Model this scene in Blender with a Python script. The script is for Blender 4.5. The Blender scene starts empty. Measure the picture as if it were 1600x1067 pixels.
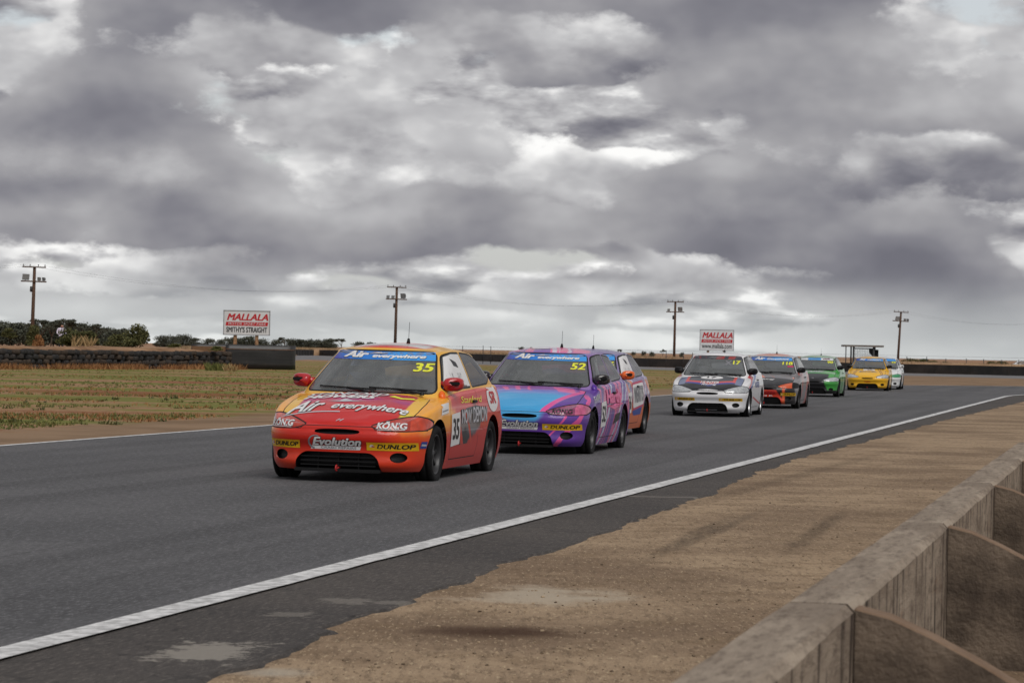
import bpy, bmesh, math, random
from mathutils import Vector, Matrix, noise as mnoise
from mathutils.bvhtree import BVHTree
R = math.radians
random.seed(7)
sc = bpy.context.scene
col = sc.collection

# ------------------------------------------------------------------ camera
FPX, CAMH = 4140.0, 1.30
PITCH, ROLL = math.atan(13.8 / FPX), R(1.175)
cam_d = bpy.data.cameras.new('camera'); cam = bpy.data.objects.new('camera', cam_d); col.objects.link(cam)
CAMM = Matrix.Translation((0, 0, CAMH)) @ Matrix.Rotation(R(90) + PITCH, 4, 'X') @ Matrix.Rotation(ROLL, 4, 'Z')
cam.matrix_world = CAMM
cam_d.sensor_width = 36.0; cam_d.lens = 36.0 * FPX / 1600.0
cam_d.clip_start = 0.1; cam_d.clip_end = 20000
cam_d.dof.use_dof = True; cam_d.dof.focus_distance = 28.0; cam_d.dof.aperture_fstop = 11.0
sc.camera = cam

def ray(px, py):
    v = Vector(((px - 800.0) / FPX, (533.5 - py) / FPX, -1.0))
    return (CAMM.to_3x3() @ v)
def ground(px, py, z=0.0):
    """world point on the level z seen at photo pixel"""
    d = ray(px, py); t = (z - CAMH) / d.z
    return Vector((d.x * t, d.y * t, z))
def at(px, py, Y):
    """world point at forward distance Y seen at photo pixel"""
    d = ray(px, py); t = Y / d.y
    return Vector((d.x * t, Y, CAMH + d.z * t))

# ------------------------------------------------------------------ world
SUN_EL, SUN_AZ = 50.0, 155.0      # degrees; azimuth measured from +Y towards +X
w = bpy.data.worlds.new('World'); sc.world = w; w.use_nodes = True
nt = w.node_tree; N = nt.nodes; L = nt.links
for n in list(N): N.remove(n)
def nd(tree, typ, **kw):
    n = tree.nodes.new(typ)
    for k, v in kw.items():
        if k.startswith('i_'):
            n.inputs[k[2:].replace('_', ' ')].default_value = v
        elif k.startswith('n_'):
            n.inputs[int(k[2:])].default_value = v
        else: setattr(n, k, v)
    return n
def math_n(tree, op, a, b=None, c=None, clamp=False):
    n = tree.nodes.new('ShaderNodeMath'); n.operation = op; n.use_clamp = clamp
    for i, v in enumerate((a, b, c)):
        if v is None: continue
        if isinstance(v, (int, float)): n.inputs[i].default_value = v
        else: tree.links.new(v, n.inputs[i])
    return n.outputs[0]
def smooth(tree, v, lo, hi, a=0.0, b=1.0):
    n = tree.nodes.new('ShaderNodeMapRange'); n.interpolation_type = 'SMOOTHSTEP'
    n.inputs[1].default_value = lo; n.inputs[2].default_value = hi
    n.inputs[3].default_value = a; n.inputs[4].default_value = b
    tree.links.new(v, n.inputs[0]); return n.outputs[0]
def mixc(tree, fac, a, b, blend='MIX'):
    n = tree.nodes.new('ShaderNodeMix'); n.data_type = 'RGBA'; n.blend_type = blend
    for idx, v in ((0, fac), (6, a), (7, b)):
        if isinstance(v, (int, float)): n.inputs[idx].default_value = v
        elif isinstance(v, (tuple, list)): n.inputs[idx].default_value = (*v[:3], 1.0)
        else: tree.links.new(v, n.inputs[idx])
    return n.outputs[2]
def noise_n(tree, vec, scale, detail=4.0, rough=0.5, dist=0.0, dims='3D'):
    n = tree.nodes.new('ShaderNodeTexNoise'); n.noise_dimensions = dims
    n.inputs['Scale'].default_value = scale; n.inputs['Detail'].default_value = detail
    n.inputs['Roughness'].default_value = rough; n.inputs['Distortion'].default_value = dist
    if vec is not None: tree.links.new(vec, n.inputs['Vector'])
    return n.outputs[0]
def comb(tree, x, y, z):
    n = tree.nodes.new('ShaderNodeCombineXYZ')
    for i, v in enumerate((x, y, z)):
        if isinstance(v, (int, float)): n.inputs[i].default_value = v
        else: tree.links.new(v, n.inputs[i])
    return n.outputs[0]
def sep(tree, v):
    n = tree.nodes.new('ShaderNodeSeparateXYZ'); tree.links.new(v, n.inputs[0]); return n.outputs

sky = nd(nt, 'ShaderNodeTexSky', sky_type='NISHITA', sun_disc=False, sun_elevation=R(SUN_EL), sun_rotation=R(SUN_AZ),
         air_density=1.0, dust_density=3.0, ozone_density=1.0)
tc = nd(nt, 'ShaderNodeTexCoord')
dx, dy, dz = sep(nt, tc.outputs['Generated'])
zc = math_n(nt, 'MAXIMUM', dz, 0.0)
# cloud field in direction space: the deck crowds together towards the horizon
CSEED = 4.4
def big_vec(up, seed, kx, kz):
    zz = math_n(nt, 'ADD', zc, up)
    lz = math_n(nt, 'LOGARITHM', math_n(nt, 'ADD', zz, 0.035), 2.718)
    h = math_n(nt, 'MULTIPLY', math_n(nt, 'ADD', lz, seed), kz)
    g = math_n(nt, 'MULTIPLY', math_n(nt, 'POWER', math_n(nt, 'ADD', zc, 0.06), -0.35), kx)
    return comb(nt, math_n(nt, 'MULTIPLY', dx, g), math_n(nt, 'MULTIPLY', dy, g), h)
def puff_vec(up, seed, flat):
    return comb(nt, math_n(nt, 'ADD', dx, seed), dy, math_n(nt, 'MULTIPLY', math_n(nt, 'ADD', zc, up), flat))
def layer(seed, kx, kz, scale, thr, soft, up, fs, flat, wfine, detail, rough, under, gain, rimw=0.14, rimg=0.26):
    """one cloud deck: big banks from a stretched field, billows from an even one; bright tops, dark bellies"""
    def dens(u, det):
        big = noise_n(nt, big_vec(u, seed, kx, kz), scale, 2.0, 0.45)
        puf = noise_n(nt, puff_vec(u, seed, flat), fs, det, rough, 0.0)
        return math_n(nt, 'MULTIPLY_ADD', puf, wfine, math_n(nt, 'MULTIPLY', big, 1.0 - wfine))
    d0 = dens(0.0, detail); d1 = dens(up, min(detail, 4.0))
    mask = smooth(nt, d0, thr, thr + soft)
    rim = smooth(nt, d0, thr, thr + rimw, 1.0, 0.0)
    lit = math_n(nt, 'SUBTRACT', d0, d1)
    tone = math_n(nt, 'ADD', math_n(nt, 'MULTIPLY_ADD', lit, gain, under), math_n(nt, 'MULTIPLY', rim, rimg))
    return mask, tone
def ramp(fac, stops):
    r = nd(nt, 'ShaderNodeValToRGB'); cr = r.color_ramp
    while len(cr.elements) < len(stops): cr.elements.new(0.5)
    for e, (p, c) in zip(cr.elements, stops): e.position = p; e.color = (*[10 * SKYG * k for k in c], 1)
    L.new(fac, r.inputs[0]); return r.outputs[0]
SKYG = 0.81
TONES = ((0.0, (0.165, 0.164, 0.194)), (0.2, (0.225, 0.223, 0.252)), (0.45, (0.355, 0.350, 0.368)), (0.7, (0.54, 0.538, 0.548)), (1.0, (0.98, 0.975, 0.96)))
mA, tA = layer(9.3, 5.2, 2.3, 1.4, 0.38, 0.10, 0.006, 24.0, 2.6, 0.45, 7.0, 0.55, 0.50, 4.6)     # far pale deck
mB, tB = layer(2.6, 4.6, 2.0, 1.10, 0.465, 0.032, 0.012, 15.0, 1.9, 0.44, 10.0, 0.56, 0.38, 4.1)   # middle cumulus
mC, tC = layer(CSEED, 3.6, 1.5, 0.75, 0.475, 0.030, 0.019, 10.0, 1.7, 0.41, 10.0, 0.56, 0.21, 3.9)   # near grey masses
clear = mixc(nt, 0.6, sky.outputs[0], (7.6 * SKYG, 7.6 * SKYG, 7.5 * SKYG))            # thin high veil in the gaps
skyc = mixc(nt, mA, clear, ramp(tA, TONES))
skyc = mixc(nt, mB, skyc, ramp(tB, TONES))
skyc = mixc(nt, mC, skyc, ramp(tC, TONES))
low = smooth(nt, zc, 0.000, 0.036, 0.66, 0.0)                      # far cloud fades into pale air near the horizon
skyc = mixc(nt, low, skyc, (6.7 * SKYG, 7.0 * SKYG, 6.9 * SKYG))
bg = nd(nt, 'ShaderNodeBackground'); bg.inputs[1].default_value = 0.1
L.new(skyc, bg.inputs[0])
out = nd(nt, 'ShaderNodeOutputWorld'); L.new(bg.outputs[0], out.inputs[0])

# ------------------------------------------------------------------ sun (veiled by cloud: soft)
sd = bpy.data.lights.new('sun', 'SUN'); sd.energy = 1.5; sd.angle = R(40); sd.color = (1.0, 0.965, 0.92)
so = bpy.data.objects.new('sun', sd); col.objects.link(so)
sdir = Vector((math.sin(R(SUN_AZ)) * math.cos(R(SUN_EL)), math.cos(R(SUN_AZ)) * math.cos(R(SUN_EL)), math.sin(R(SUN_EL))))
so.rotation_euler = (-sdir).to_track_quat('-Z', 'Y').to_euler()
so.location = (0, 0, 60)

vs = sc.view_settings
vs.view_transform = 'Standard'; vs.look = 'None'; vs.exposure = 0.32; vs.gamma = 1.0; vs.use_curve_mapping = False

# ------------------------------------------------------------------ helpers
def tag(o, label=None, cat=None, group=None, kind=None):
    if label: o['label'] = label
    if cat: o['category'] = cat
    if group: o['group'] = group
    if kind: o['kind'] = kind
    return o
def empty(name, loc=(0, 0, 0), rz=0.0):
    o = bpy.data.objects.new(name, None); col.objects.link(o)
    o.location = loc; o.rotation_euler = (0, 0, rz); o.empty_display_size = 0.2
    return o
def link_mesh(name, me, mats=(), parent=None):
    o = bpy.data.objects.new(name, me); col.objects.link(o)
    for m in (mats if isinstance(mats, (list, tuple)) else [mats]):
        me.materials.append(m)
    if parent is not None: o.parent = parent
    return o
def bm_obj(name, bm, mats=(), parent=None, smooth_=False, loc=None, rot=None):
    me = bpy.data.meshes.new(name); bm.to_mesh(me); bm.free()
    if smooth_:
        for p in me.polygons: p.use_smooth = True
    o = link_mesh(name, me, mats, parent)
    if loc is not None: o.location = loc
    if rot is not None: o.rotation_euler = rot
    return o
def copy_tree(o, parent=None):
    c = o.copy(); col.objects.link(c); c.parent = parent
    for ch in o.children: copy_tree(ch, c)
    return c
def add_box(bm, c, s, mat=None, mi=0):
    r = bmesh.ops.create_cube(bm, size=1.0)
    M = Matrix.Translation(c) @ (mat if mat is not None else Matrix.Identity(4)) @ Matrix.Diagonal((*s, 1))
    bmesh.ops.transform(bm, matrix=M, verts=r['verts'])
    for v in r['verts']:
        for f in v.link_faces: f.material_index = mi
    return r['verts']
def add_tube(bm, pts, rad, n=6, caps=True, mi=0):
    pts = [Vector(p) for p in pts]
    rads = rad if isinstance(rad, (list, tuple)) else [rad] * len(pts)
    rings = []
    up = Vector((0, 0, 1))
    for i, p in enumerate(pts):
        d = (pts[min(i + 1, len(pts) - 1)] - pts[max(i - 1, 0)]).normalized()
        ref = up if abs(d.z) < 0.95 else Vector((1, 0, 0))
        a = d.cross(ref).normalized(); b = a.cross(d)
        rings.append([bm.verts.new(p + (a * math.cos(2 * math.pi * k / n) + b * math.sin(2 * math.pi * k / n)) * rads[i]) for k in range(n)])
    for r0, r1 in zip(rings, rings[1:]):
        for k in range(n):
            f = bm.faces.new((r0[k], r0[(k + 1) % n], r1[(k + 1) % n], r1[k])); f.smooth = True; f.material_index = mi
    if caps:
        for r in (rings[0][::-1], rings[-1]):
            f = bm.faces.new(r); f.material_index = mi
def add_lathe(bm, prof, n=24, M=None, closed=False, mi=0, smooth_=True):
    """profile of (radius, height) turned about local Z"""
    rings = []
    for r, h in prof:
        ring = []
        for k in range(n):
            a = 2 * math.pi * k / n
            v = Vector((r * math.cos(a), r * math.sin(a), h))
            ring.append(bm.verts.new(M @ v if M is not None else v))
        rings.append(ring)
    if closed: rings.append(rings[0])
    for r0, r1 in zip(rings, rings[1:]):
        for k in range(n):
            f = bm.faces.new((r0[k], r0[(k + 1) % n], r1[(k + 1) % n], r1[k])); f.smooth = smooth_; f.material_index = mi
def add_prism(bm, poly, h0, h1, M=None, mi=0):
    """poly of (a,b) extruded along local z from h0 to h1"""
    lo = [Vector((a, b, h0)) for a, b in poly]; hi = [Vector((a, b, h1)) for a, b in poly]
    if M is not None: lo = [M @ v for v in lo]; hi = [M @ v for v in hi]
    lo = [bm.verts.new(v) for v in lo]; hi = [bm.verts.new(v) for v in hi]
    n = len(poly)
    fs = [bm.faces.new(lo[::-1]), bm.faces.new(hi)]
    for k in range(n): fs.append(bm.faces.new((lo[k], lo[(k + 1) % n], hi[(k + 1) % n], hi[k])))
    for f in fs: f.material_index = mi
    return fs
def lerp_tab(tab, x):
    if x <= tab[0][0]: return tab[0][1]
    for (a, b), (c, d) in zip(tab, tab[1:]):
        if x <= c: return b + (d - b) * (x - a) / (c - a)
    return tab[-1][1]
def smooth_tab(tab):
    """monotone cubic (Fritsch-Carlson) through the table"""
    xs = [p[0] for p in tab]; ys = [p[1] for p in tab]; n = len(xs)
    d = [(ys[i + 1] - ys[i]) / (xs[i + 1] - xs[i]) for i in range(n - 1)]
    m = [d[0]] + [0 if d[i - 1] * d[i] <= 0 else (d[i - 1] + d[i]) / 2 for i in range(1, n - 1)] + [d[-1]]
    for i in range(n - 1):
        if d[i] == 0: m[i] = m[i + 1] = 0; continue
        a, b = m[i] / d[i], m[i + 1] / d[i]; q = a * a + b * b
        if q > 9: t = 3 / math.sqrt(q); m[i] = t * a * d[i]; m[i + 1] = t * b * d[i]
    def f(x):
        if x <= xs[0]: return ys[0] + m[0] * (x - xs[0]) * 0
        if x >= xs[-1]: return ys[-1]
        i = 0
        while x > xs[i + 1]: i += 1
        h = xs[i + 1] - xs[i]; t = (x - xs[i]) / h
        return ((2 * t**3 - 3 * t * t + 1) * ys[i] + (t**3 - 2 * t * t + t) * h * m[i]
                + (-2 * t**3 + 3 * t * t) * ys[i + 1] + (t**3 - t * t) * h * m[i + 1])
    return f

# ------------------------------------------------------------------ materials
MATS = {}
def mat(name, color, rough=0.6, metal=0.0, spec=0.5, coat=0.0, var=0.0, scale=8.0, bump=0.0, bscale=40.0, detail=5.0, color2=None):
    """plain surface with procedural tone variation and fine relief"""
    if name in MATS: return MATS[name]
    m = bpy.data.materials.new(name); m.use_nodes = True; t = m.node_tree
    b = t.nodes['Principled BSDF']
    b.inputs['Roughness'].default_value = rough; b.inputs['Metallic'].default_value = metal
    b.inputs['Specular IOR Level'].default_value = spec; b.inputs['Coat Weight'].default_value = coat
    b.inputs['Coat Roughness'].default_value = 0.06
    b.inputs['Base Color'].default_value = (*color, 1)
    if var or color2:
        c = t.nodes.new('ShaderNodeTexCoord').outputs['Object']
        n = noise_n(t, c, scale, detail, 0.6)
        f = smooth(t, n, 0.3, 0.7)
        lo = tuple(k * (1 - var) for k in color); hi = color2 if color2 else tuple(min(1, k * (1 + var)) for k in color)
        t.links.new(mixc(t, f, lo, hi), b.inputs['Base Color'])
    if bump:
        c = t.nodes.new('ShaderNodeTexCoord').outputs['Object']
        n = noise_n(t, c, bscale, 6, 0.6)
        bn = t.nodes.new('ShaderNodeBump'); bn.inputs['Strength'].default_value = bump; bn.inputs['Distance'].default_value = 0.02
        t.links.new(n, bn.inputs['Height']); t.links.new(bn.outputs[0], b.inputs['Normal'])
    MATS[name] = m
    return m
def srgb(r, g, b):
    f = lambda c: (c / 255 / 12.92) if c <= 10 else ((c / 255 + 0.055) / 1.055) ** 2.4
    return (f(r), f(g), f(b))
def noise_stub(t, vec, scale): return noise_n(t, vec, scale, 3.0, 0.5)
def paint(name, base, layers=(), rough=0.32, coat=0.35, dirt=0.05):
    """car paint in the car's own coordinates. layer = (color, [mask, ...]); mask = (nx, ny, nz, d, width, wobble)
       with |x| used when nx is given as ('abs', k); a mask is 1 where nx*x+ny*y+nz*z > d. ('wave', ny, nz, nx, freq, thr) gives stripes."""
    m = bpy.data.materials.new(name); m.use_nodes = True; t = m.node_tree; b = t.nodes['Principled BSDF']
    tc = t.nodes.new('ShaderNodeTexCoord').outputs['Object']
    x, y, z = sep(t, tc); ax = math_n(t, 'ABSOLUTE', x)
    wob = math_n(t, 'SUBTRACT', noise_n(t, tc, 3.0, 3, 0.5), 0.5)
    c = (base)
    def lin(nx, ny, nz):
        if isinstance(nx, tuple): xx, k = ax, nx[1]
        else: xx, k = x, nx
        v = math_n(t, 'MULTIPLY', xx, k)
        v = math_n(t, 'MULTIPLY_ADD', y, ny, v)
        return math_n(t, 'MULTIPLY_ADD', z, nz, v)
    for colr, masks in layers:
        f = None
        for mk in masks:
            if mk[0] == 'wave':
                _, ny, nz, nx, fr, thr = mk
                v = math_n(t, 'MULTIPLY_ADD', wob, 0.22, lin(nx, ny, nz))
                n = t.nodes.new('ShaderNodeTexNoise'); n.noise_dimensions = '1D'
                n.inputs['Scale'].default_value = fr; n.inputs['Detail'].default_value = 2
                t.links.new(v, n.inputs['W'])
                g = smooth(t, n.outputs[0], thr, thr + 0.04)
            else:
                nx, ny, nz, d, wd, wb = mk
                v = lin(nx, ny, nz)
                if wb: v = math_n(t, 'MULTIPLY_ADD', wob, wb, v)
                g = smooth(t, v, d - wd, d + wd)
            f = g if f is None else math_n(t, 'MULTIPLY', f, g)
        c = mixc(t, f, c, colr)
    # road film and stone chips: stays with the paint, thicker towards the sill
    if dirt:
        n = noise_n(t, tc, 26, 6, 0.7)
        f = math_n(t, 'MULTIPLY', smooth(t, n, 0.52, 0.78), dirt * 1.6)
        f = math_n(t, 'MULTIPLY', f, smooth(t, z, 0.75, 0.2, 0.25, 1.0)) if False else f
        c = mixc(t, f, c, (0.10, 0.085, 0.07))
    if isinstance(c, tuple): b.inputs['Base Color'].default_value = (*c, 1)
    else: t.links.new(c, b.inputs['Base Color'])
    b.inputs['Roughness'].default_value = rough + .15; b.inputs['Specular IOR Level'].default_value = .25
    b.inputs['Coat Weight'].default_value = min(1, coat * 1.7); b.inputs['Coat Roughness'].default_value = 0.04
    MATS[name] = m
    return m

# ------------------------------------------------------------------ race car (three door hatch), front faces local -Y, y = s - 2.0
def Y_(s): return s - 2.0
f_front = smooth_tab([(.10, .14), (.14, .075), (.18, .030), (.215, .026), (.27, .040), (.325, .040), (.37, .030), (.415, .004), (.44, .0), (.485, .003), (.515, .028), (.56, .058), (.62, .10), (.70, .17), (.80, .26), (.95, .40)])
f_rear = smooth_tab([(.10, 3.96), (.18, 4.05), (.30, 4.09), (.45, 4.10), (.58, 4.085), (.63, 4.03), (.80, 4.0), (.95, 3.95)])
f_w = smooth_tab([(.10, .755), (.17, .775), (.22, .788), (.32, .803), (.52, .815), (.66, .812), (.76, .800), (.84, .782), (.93, .755), (1.0, .735)])
f_sh = smooth_tab([(.0, .560), (.10, .585), (.20, .622), (.32, .668), (.50, .722), (.75, .778), (1.0, .822), (1.25, .850), (1.6, .872), (2.5, .900), (3.3, .928), (3.8, .935), (4.1, .925)])
f_hood = smooth_tab([(.04, .566), (.10, .600), (.20, .645), (.32, .694), (.50, .748), (.75, .806), (1.0, .852), (1.25, .872), (1.5, .88)])
g_front = smooth_tab([(.78, .90), (.865, 1.035), (1.0, 1.245), (1.15, 1.485), (1.26, 1.67), (1.34, 1.83)])
g_rear = smooth_tab([(.78, 4.0), (.92, 3.92), (1.0, 3.82), (1.15, 3.58), (1.25, 3.38), (1.34, 3.15)])
g_w = smooth_tab([(.78, .765), (.87, .742), (1.0, .698), (1.15, .634), (1.25, .586), (1.34, .540)])
g_top = smooth_tab([(1.5, 1.255), (1.7, 1.275), (2.0, 1.298), (2.4, 1.308), (2.9, 1.290), (3.3, 1.245), (3.6, 1.20)])

def outline(kind, nf, ns, nr):
    """list of callables-free parameter tuples around the half outline"""
    out = []
    for i in range(nf): out.append(('f', (i / nf) ** 0.9 * math.pi / 2))
    for i in range(ns): out.append(('s', i / (ns - 1)))
    for i in range(1, nr + 1): out.append(('r', (1 - (i / nr) ) * math.pi / 2))
    return out
def opoint(par, sf, sr, wd, Lf, Lr, m, n):
    k, t = par
    if k == 'f': return (sf + Lf * (1 - max(0, math.cos(t)) ** (2 / m)), wd * max(0, math.sin(t)) ** (2 / n))
    if k == 's': return (sf + Lf + (sr - Lr - sf - Lf) * t, wd)
    return (sr - Lr * (1 - max(0, math.cos(t)) ** (2 / m)), wd * max(0, math.sin(t)) ** (2 / (n + .6)))

def mirror_rows(bm, rows, closed_rows=True):
    """rows: list over u of list over v of (s, y, z), y>=0. Builds both halves as quads."""
    grid = {}
    for sgn in (1, -1):
        for i, r in enumerate(rows):
            for j, (s, y, z) in enumerate(r):
                if sgn < 0 and y < 1e-6 and (1, i, j) in grid: grid[(-1, i, j)] = grid[(1, i, j)]
                else: grid[(sgn, i, j)] = bm.verts.new((sgn * y, Y_(s), z))
    nu, nv = len(rows), len(rows[0])
    for sgn in (1, -1):
        for i in range(nu - 1):
            for j in range(nv - 1):
                q = [grid[(sgn, i, j)], grid[(sgn, i + 1, j)], grid[(sgn, i + 1, j + 1)], grid[(sgn, i, j + 1)]]
                if sgn < 0: q.reverse()
                qq = []
                for v in q:
                    if v not in qq: qq.append(v)
                if len(qq) >= 3:
                    try: bm.faces.new(qq)
                    except ValueError: pass
    return grid

def build_lower():
    bm = bmesh.new()
    P = outline('body', 30, 44, 14)
    rows = []; zb, r = .125, .055
    for par in P:
        s_ref = opoint(par, f_front(.5), f_rear(.6), f_w(.6), .80, .55, 2.2, 4.2)[0]
        zt = f_sh(s_ref)
        row = []
        for j in range(19):
            z = zb + (zt - r - zb) * (j / 18)
            s, y = opoint(par, f_front(z), f_rear(z), f_w(z), .80, .55, 2.2, 4.2)
            row.append((s, y, z))
        zz = zt - r
        for a in (18, 36, 54, 72, 90):
            o = r * (1 - math.cos(R(a))); z = zt - r + r * math.sin(R(a))
            s, y = opoint(par, f_front(zz) + o, f_rear(zz) - o, f_w(zz) - o, .80, .55, 2.2, 4.2)
            row.append((s, y, z))
        # across the top: hood and cowl, the belt ledge, the tail
        s, y, z = row[-1]
        steps = 9
        full = s < 1.30 or s > 3.72
        for k in range(1, steps + 1):
            t = k / steps
            if full:
                zc_ = f_hood(s) if s < 1.6 else z + .012
                yy = y * (1 - t)
                q = (yy / y) if y > 1e-6 else 0
                row.append((s, yy, z + (zc_ - z) * (1 - q ** 2.6)))
            else:
                yy = y - .075 * t
                row.append((s, yy, z + .004 * t))
        rows.append(row)
    mirror_rows(bm, rows)
    bmesh.ops.remove_doubles(bm, verts=bm.verts, dist=1e-5)
    # drop the long jump faces between full and ledge stations
    kill = [f for f in bm.faces if max(e.calc_length() for e in f.edges) > .33]
    bmesh.ops.delete(bm, geom=kill, context='FACES')
    bmesh.ops.recalc_face_normals(bm, faces=bm.faces)
    return bm

def build_cabin():
    bm = bmesh.new()
    P = outline('cabin', 22, 26, 14)
    rows = []
    for par in P:
        s_ref = opoint(par, g_front(1.22), g_rear(1.22), .58, .50, .45, 2.0, 3.4)[0]
        zt = g_top(s_ref); r = .045
        row = []
        for j in range(13):
            z = .79 + (zt - r - .79) * j / 12
            s, y = opoint(par, g_front(z), g_rear(z), g_w(z), .50, .45, 2.0, 3.4)
            row.append((s, y, z))
        zz = zt - r
        for a in (22, 45, 68, 90):
            o = r * 1.15 * (1 - math.cos(R(a))); z = zz + r * math.sin(R(a)) * .8
            s, y = opoint(par, g_front(zz) + o * 1.6, g_rear(zz) - o * 1.6, g_w(zz) - o, .50, .45, 2.0, 3.4)
            row.append((s, y, z))
        s, y, z = row[-1]
        for k in range(1, 9):
            q = 1 - k / 8
            row.append((s, y * q, z + .055 * (1 - q ** 2.2) * min(1, y / .3)))
        rows.append(row)
    mirror_rows(bm, rows)
    bmesh.ops.remove_doubles(bm, verts=bm.verts, dist=1e-5)
    bmesh.ops.recalc_face_normals(bm, faces=bm.faces)
    return bm

def pip(poly, a, b):
    c = False; j = len(poly) - 1
    for i in range(len(poly)):
        xi, yi = poly[i]; xj, yj = poly[j]
        if (yi > b) != (yj > b) and a < (xj - xi) * (b - yi) / (yj - yi) + xi: c = not c
        j = i
    return c
def offset_poly(poly, d):
    n = len(poly); area = sum(poly[i][0] * poly[(i + 1) % n][1] - poly[(i + 1) % n][0] * poly[i][1] for i in range(n))
    sg = 1 if area > 0 else -1
    out = []
    for i in range(n):
        p0, p1, p2 = Vector(poly[i - 1]), Vector(poly[i]), Vector(poly[(i + 1) % n])
        e0 = (p1 - p0).normalized(); e1 = (p2 - p1).normalized()
        n0 = Vector((e0.y, -e0.x)) * sg; n1 = Vector((e1.y, -e1.x)) * sg
        b = n0 + n1; k = 1 + n0.dot(n1)
        b = b / k if k > .25 else n0
        out.append(tuple(p1 + b * d))
    return out
def round_poly(poly, r, seg=4):
    n = len(poly); out = []
    rs = r if isinstance(r, (list, tuple)) else [r] * n
    for i in range(n):
        p0, p1, p2 = Vector(poly[i - 1]), Vector(poly[i]), Vector(poly[(i + 1) % n])
        a = (p0 - p1); b = (p2 - p1); q = min(rs[i], a.length * .45, b.length * .45)
        A = p1 + a.normalized() * q; B = p1 + b.normalized() * q
        if q < 1e-4: out.append(tuple(p1)); continue
        for k in range(seg + 1):
            t = k / seg; out.append(tuple(A * (1 - t) ** 2 + p1 * 2 * t * (1 - t) + B * t * t))
    return out
def ell(cx, cy, rx, ry, n=20, p=2.0):
    o = []
    for k in range(n):
        a = 2 * math.pi * k / n; c, s = math.cos(a), math.sin(a)
        o.append((cx + rx * math.copysign(abs(c) ** (2 / p), c), cy + ry * math.copysign(abs(s) ** (2 / p), s)))
    return o
AX = {'front': (0, 2), 'side': (1, 2), 'top': (0, 1)}
def knife(bm, lay, poly, proj, reg, filt):
    """cut the outline into the skin, seen along proj, and give the faces inside the region number"""
    ia, ib = AX[proj]
    a0, a1 = min(p[0] for p in poly) - .004, max(p[0] for p in poly) + .004
    b0, b1 = min(p[1] for p in poly) - .004, max(p[1] for p in poly) + .004
    fs = []
    for f in bm.faces:
        if not filt(f): continue
        A = [v.co[ia] for v in f.verts]; B = [v.co[ib] for v in f.verts]
        if max(A) < a0 or min(A) > a1 or max(B) < b0 or min(B) > b1: continue
        fs.append(f)
    n = len(poly)
    for i in range(n):
        p, q = poly[i], poly[(i + 1) % n]
        dx_, dy_ = q[0] - p[0], q[1] - p[1]
        if abs(dx_) + abs(dy_) < 1e-6: continue
        lo_a, hi_a = min(p[0], q[0]) - .03, max(p[0], q[0]) + .03
        lo_b, hi_b = min(p[1], q[1]) - .03, max(p[1], q[1]) + .03
        near, far_ = [], []
        for f in fs:
            A = [v.co[ia] for v in f.verts]; B = [v.co[ib] for v in f.verts]
            (far_ if (max(A) < lo_a or min(A) > hi_a or max(B) < lo_b or min(B) > hi_b) else near).append(f)
        co = [0, 0, 0]; no = [0, 0, 0]
        co[ia], co[ib] = p; no[ia], no[ib] = -dy_, dx_
        geom = set(near)
        for f in near: geom.update(f.edges); geom.update(f.verts)
        ret = bmesh.ops.bisect_plane(bm, geom=list(geom), dist=2e-5, plane_co=co, plane_no=no)
        fs = far_ + list({g for g in ret['geom'] if isinstance(g, bmesh.types.BMFace)})
        seen = set(); fs = [f for f in fs if f.is_valid and not (f in seen or seen.add(f))]
    hit = 0
    for f in fs:
        c = f.calc_center_median()
        if pip(poly, c[ia], c[ib]): f[lay] = reg; hit += 1
    return hit
def extract(bm, lay, regs, nrm, name, midx=None):
    """copy the faces of some regions into a mesh with the skin's own normals"""
    vs_, idx, faces, mi = [], {}, [], []
    for f in bm.faces:
        if f[lay] not in regs: continue
        ids = []
        for v in f.verts:
            if v not in idx: idx[v] = len(vs_); vs_.append(v)
            ids.append(idx[v])
        faces.append(ids); mi.append(midx.get(f[lay], 0) if midx else 0)
    me = bpy.data.meshes.new(name)
    me.from_pydata([v.co[:] for v in vs_], [], faces)
    for p, k in zip(me.polygons, mi): p.use_smooth = True; p.material_index = k
    me.normals_split_custom_set_from_vertices([nrm[v] for v in vs_])
    return me
def recess(bm, lay, reg, depth, direction, inner=0.94):
    """mesh of the opening's walls and back, sunk behind the skin"""
    fs = [f for f in bm.faces if f[lay] == reg]
    b = bmesh.new(); top, bot = {}, {}
    d = Vector(direction) * depth
    for f in fs:
        for v in f.verts:
            if v not in bot: bot[v] = b.verts.new(v.co + d)
        try: b.faces.new([bot[v] for v in f.verts])
        except ValueError: pass
    fset = set(fs)
    for f in fs:
        for lp in f.loops:
            e = lp.edge
            if sum(1 for g in e.link_faces if g in fset) == 1:
                v0, v1 = lp.vert, lp.link_loop_next.vert
                for v in (v0, v1):
                    if v not in top: top[v] = b.verts.new(v.co)
                try: b.faces.new((top[v0], top[v1], bot[v1], bot[v0]))
                except ValueError: pass
    return b

HEADL = round_poly([(.325, .558), (.43, .598), (.57, .636), (.70, .652), (.775, .628), (.803, .575), (.775, .525), (.62, .516), (.42, .522)], [.015, .05, .05, .05, .04, .04, .03, .05, .05], 3)
ARCH_F, ARCH_R = (Y_(.80), .272), (Y_(3.20), .272)
def arch_poly(c, rad):
    pts = [(c[0] + rad * math.cos(R(a)), c[1] + rad * 1.02 * math.sin(R(a))) for a in range(-6, 187, 8)]
    return [(c[0] + rad * 1.0, .05)] + pts + [(c[0] - rad * 1.0, .05)]
mirx = lambda p: [(-a, b) for a, b in p][::-1]

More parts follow.
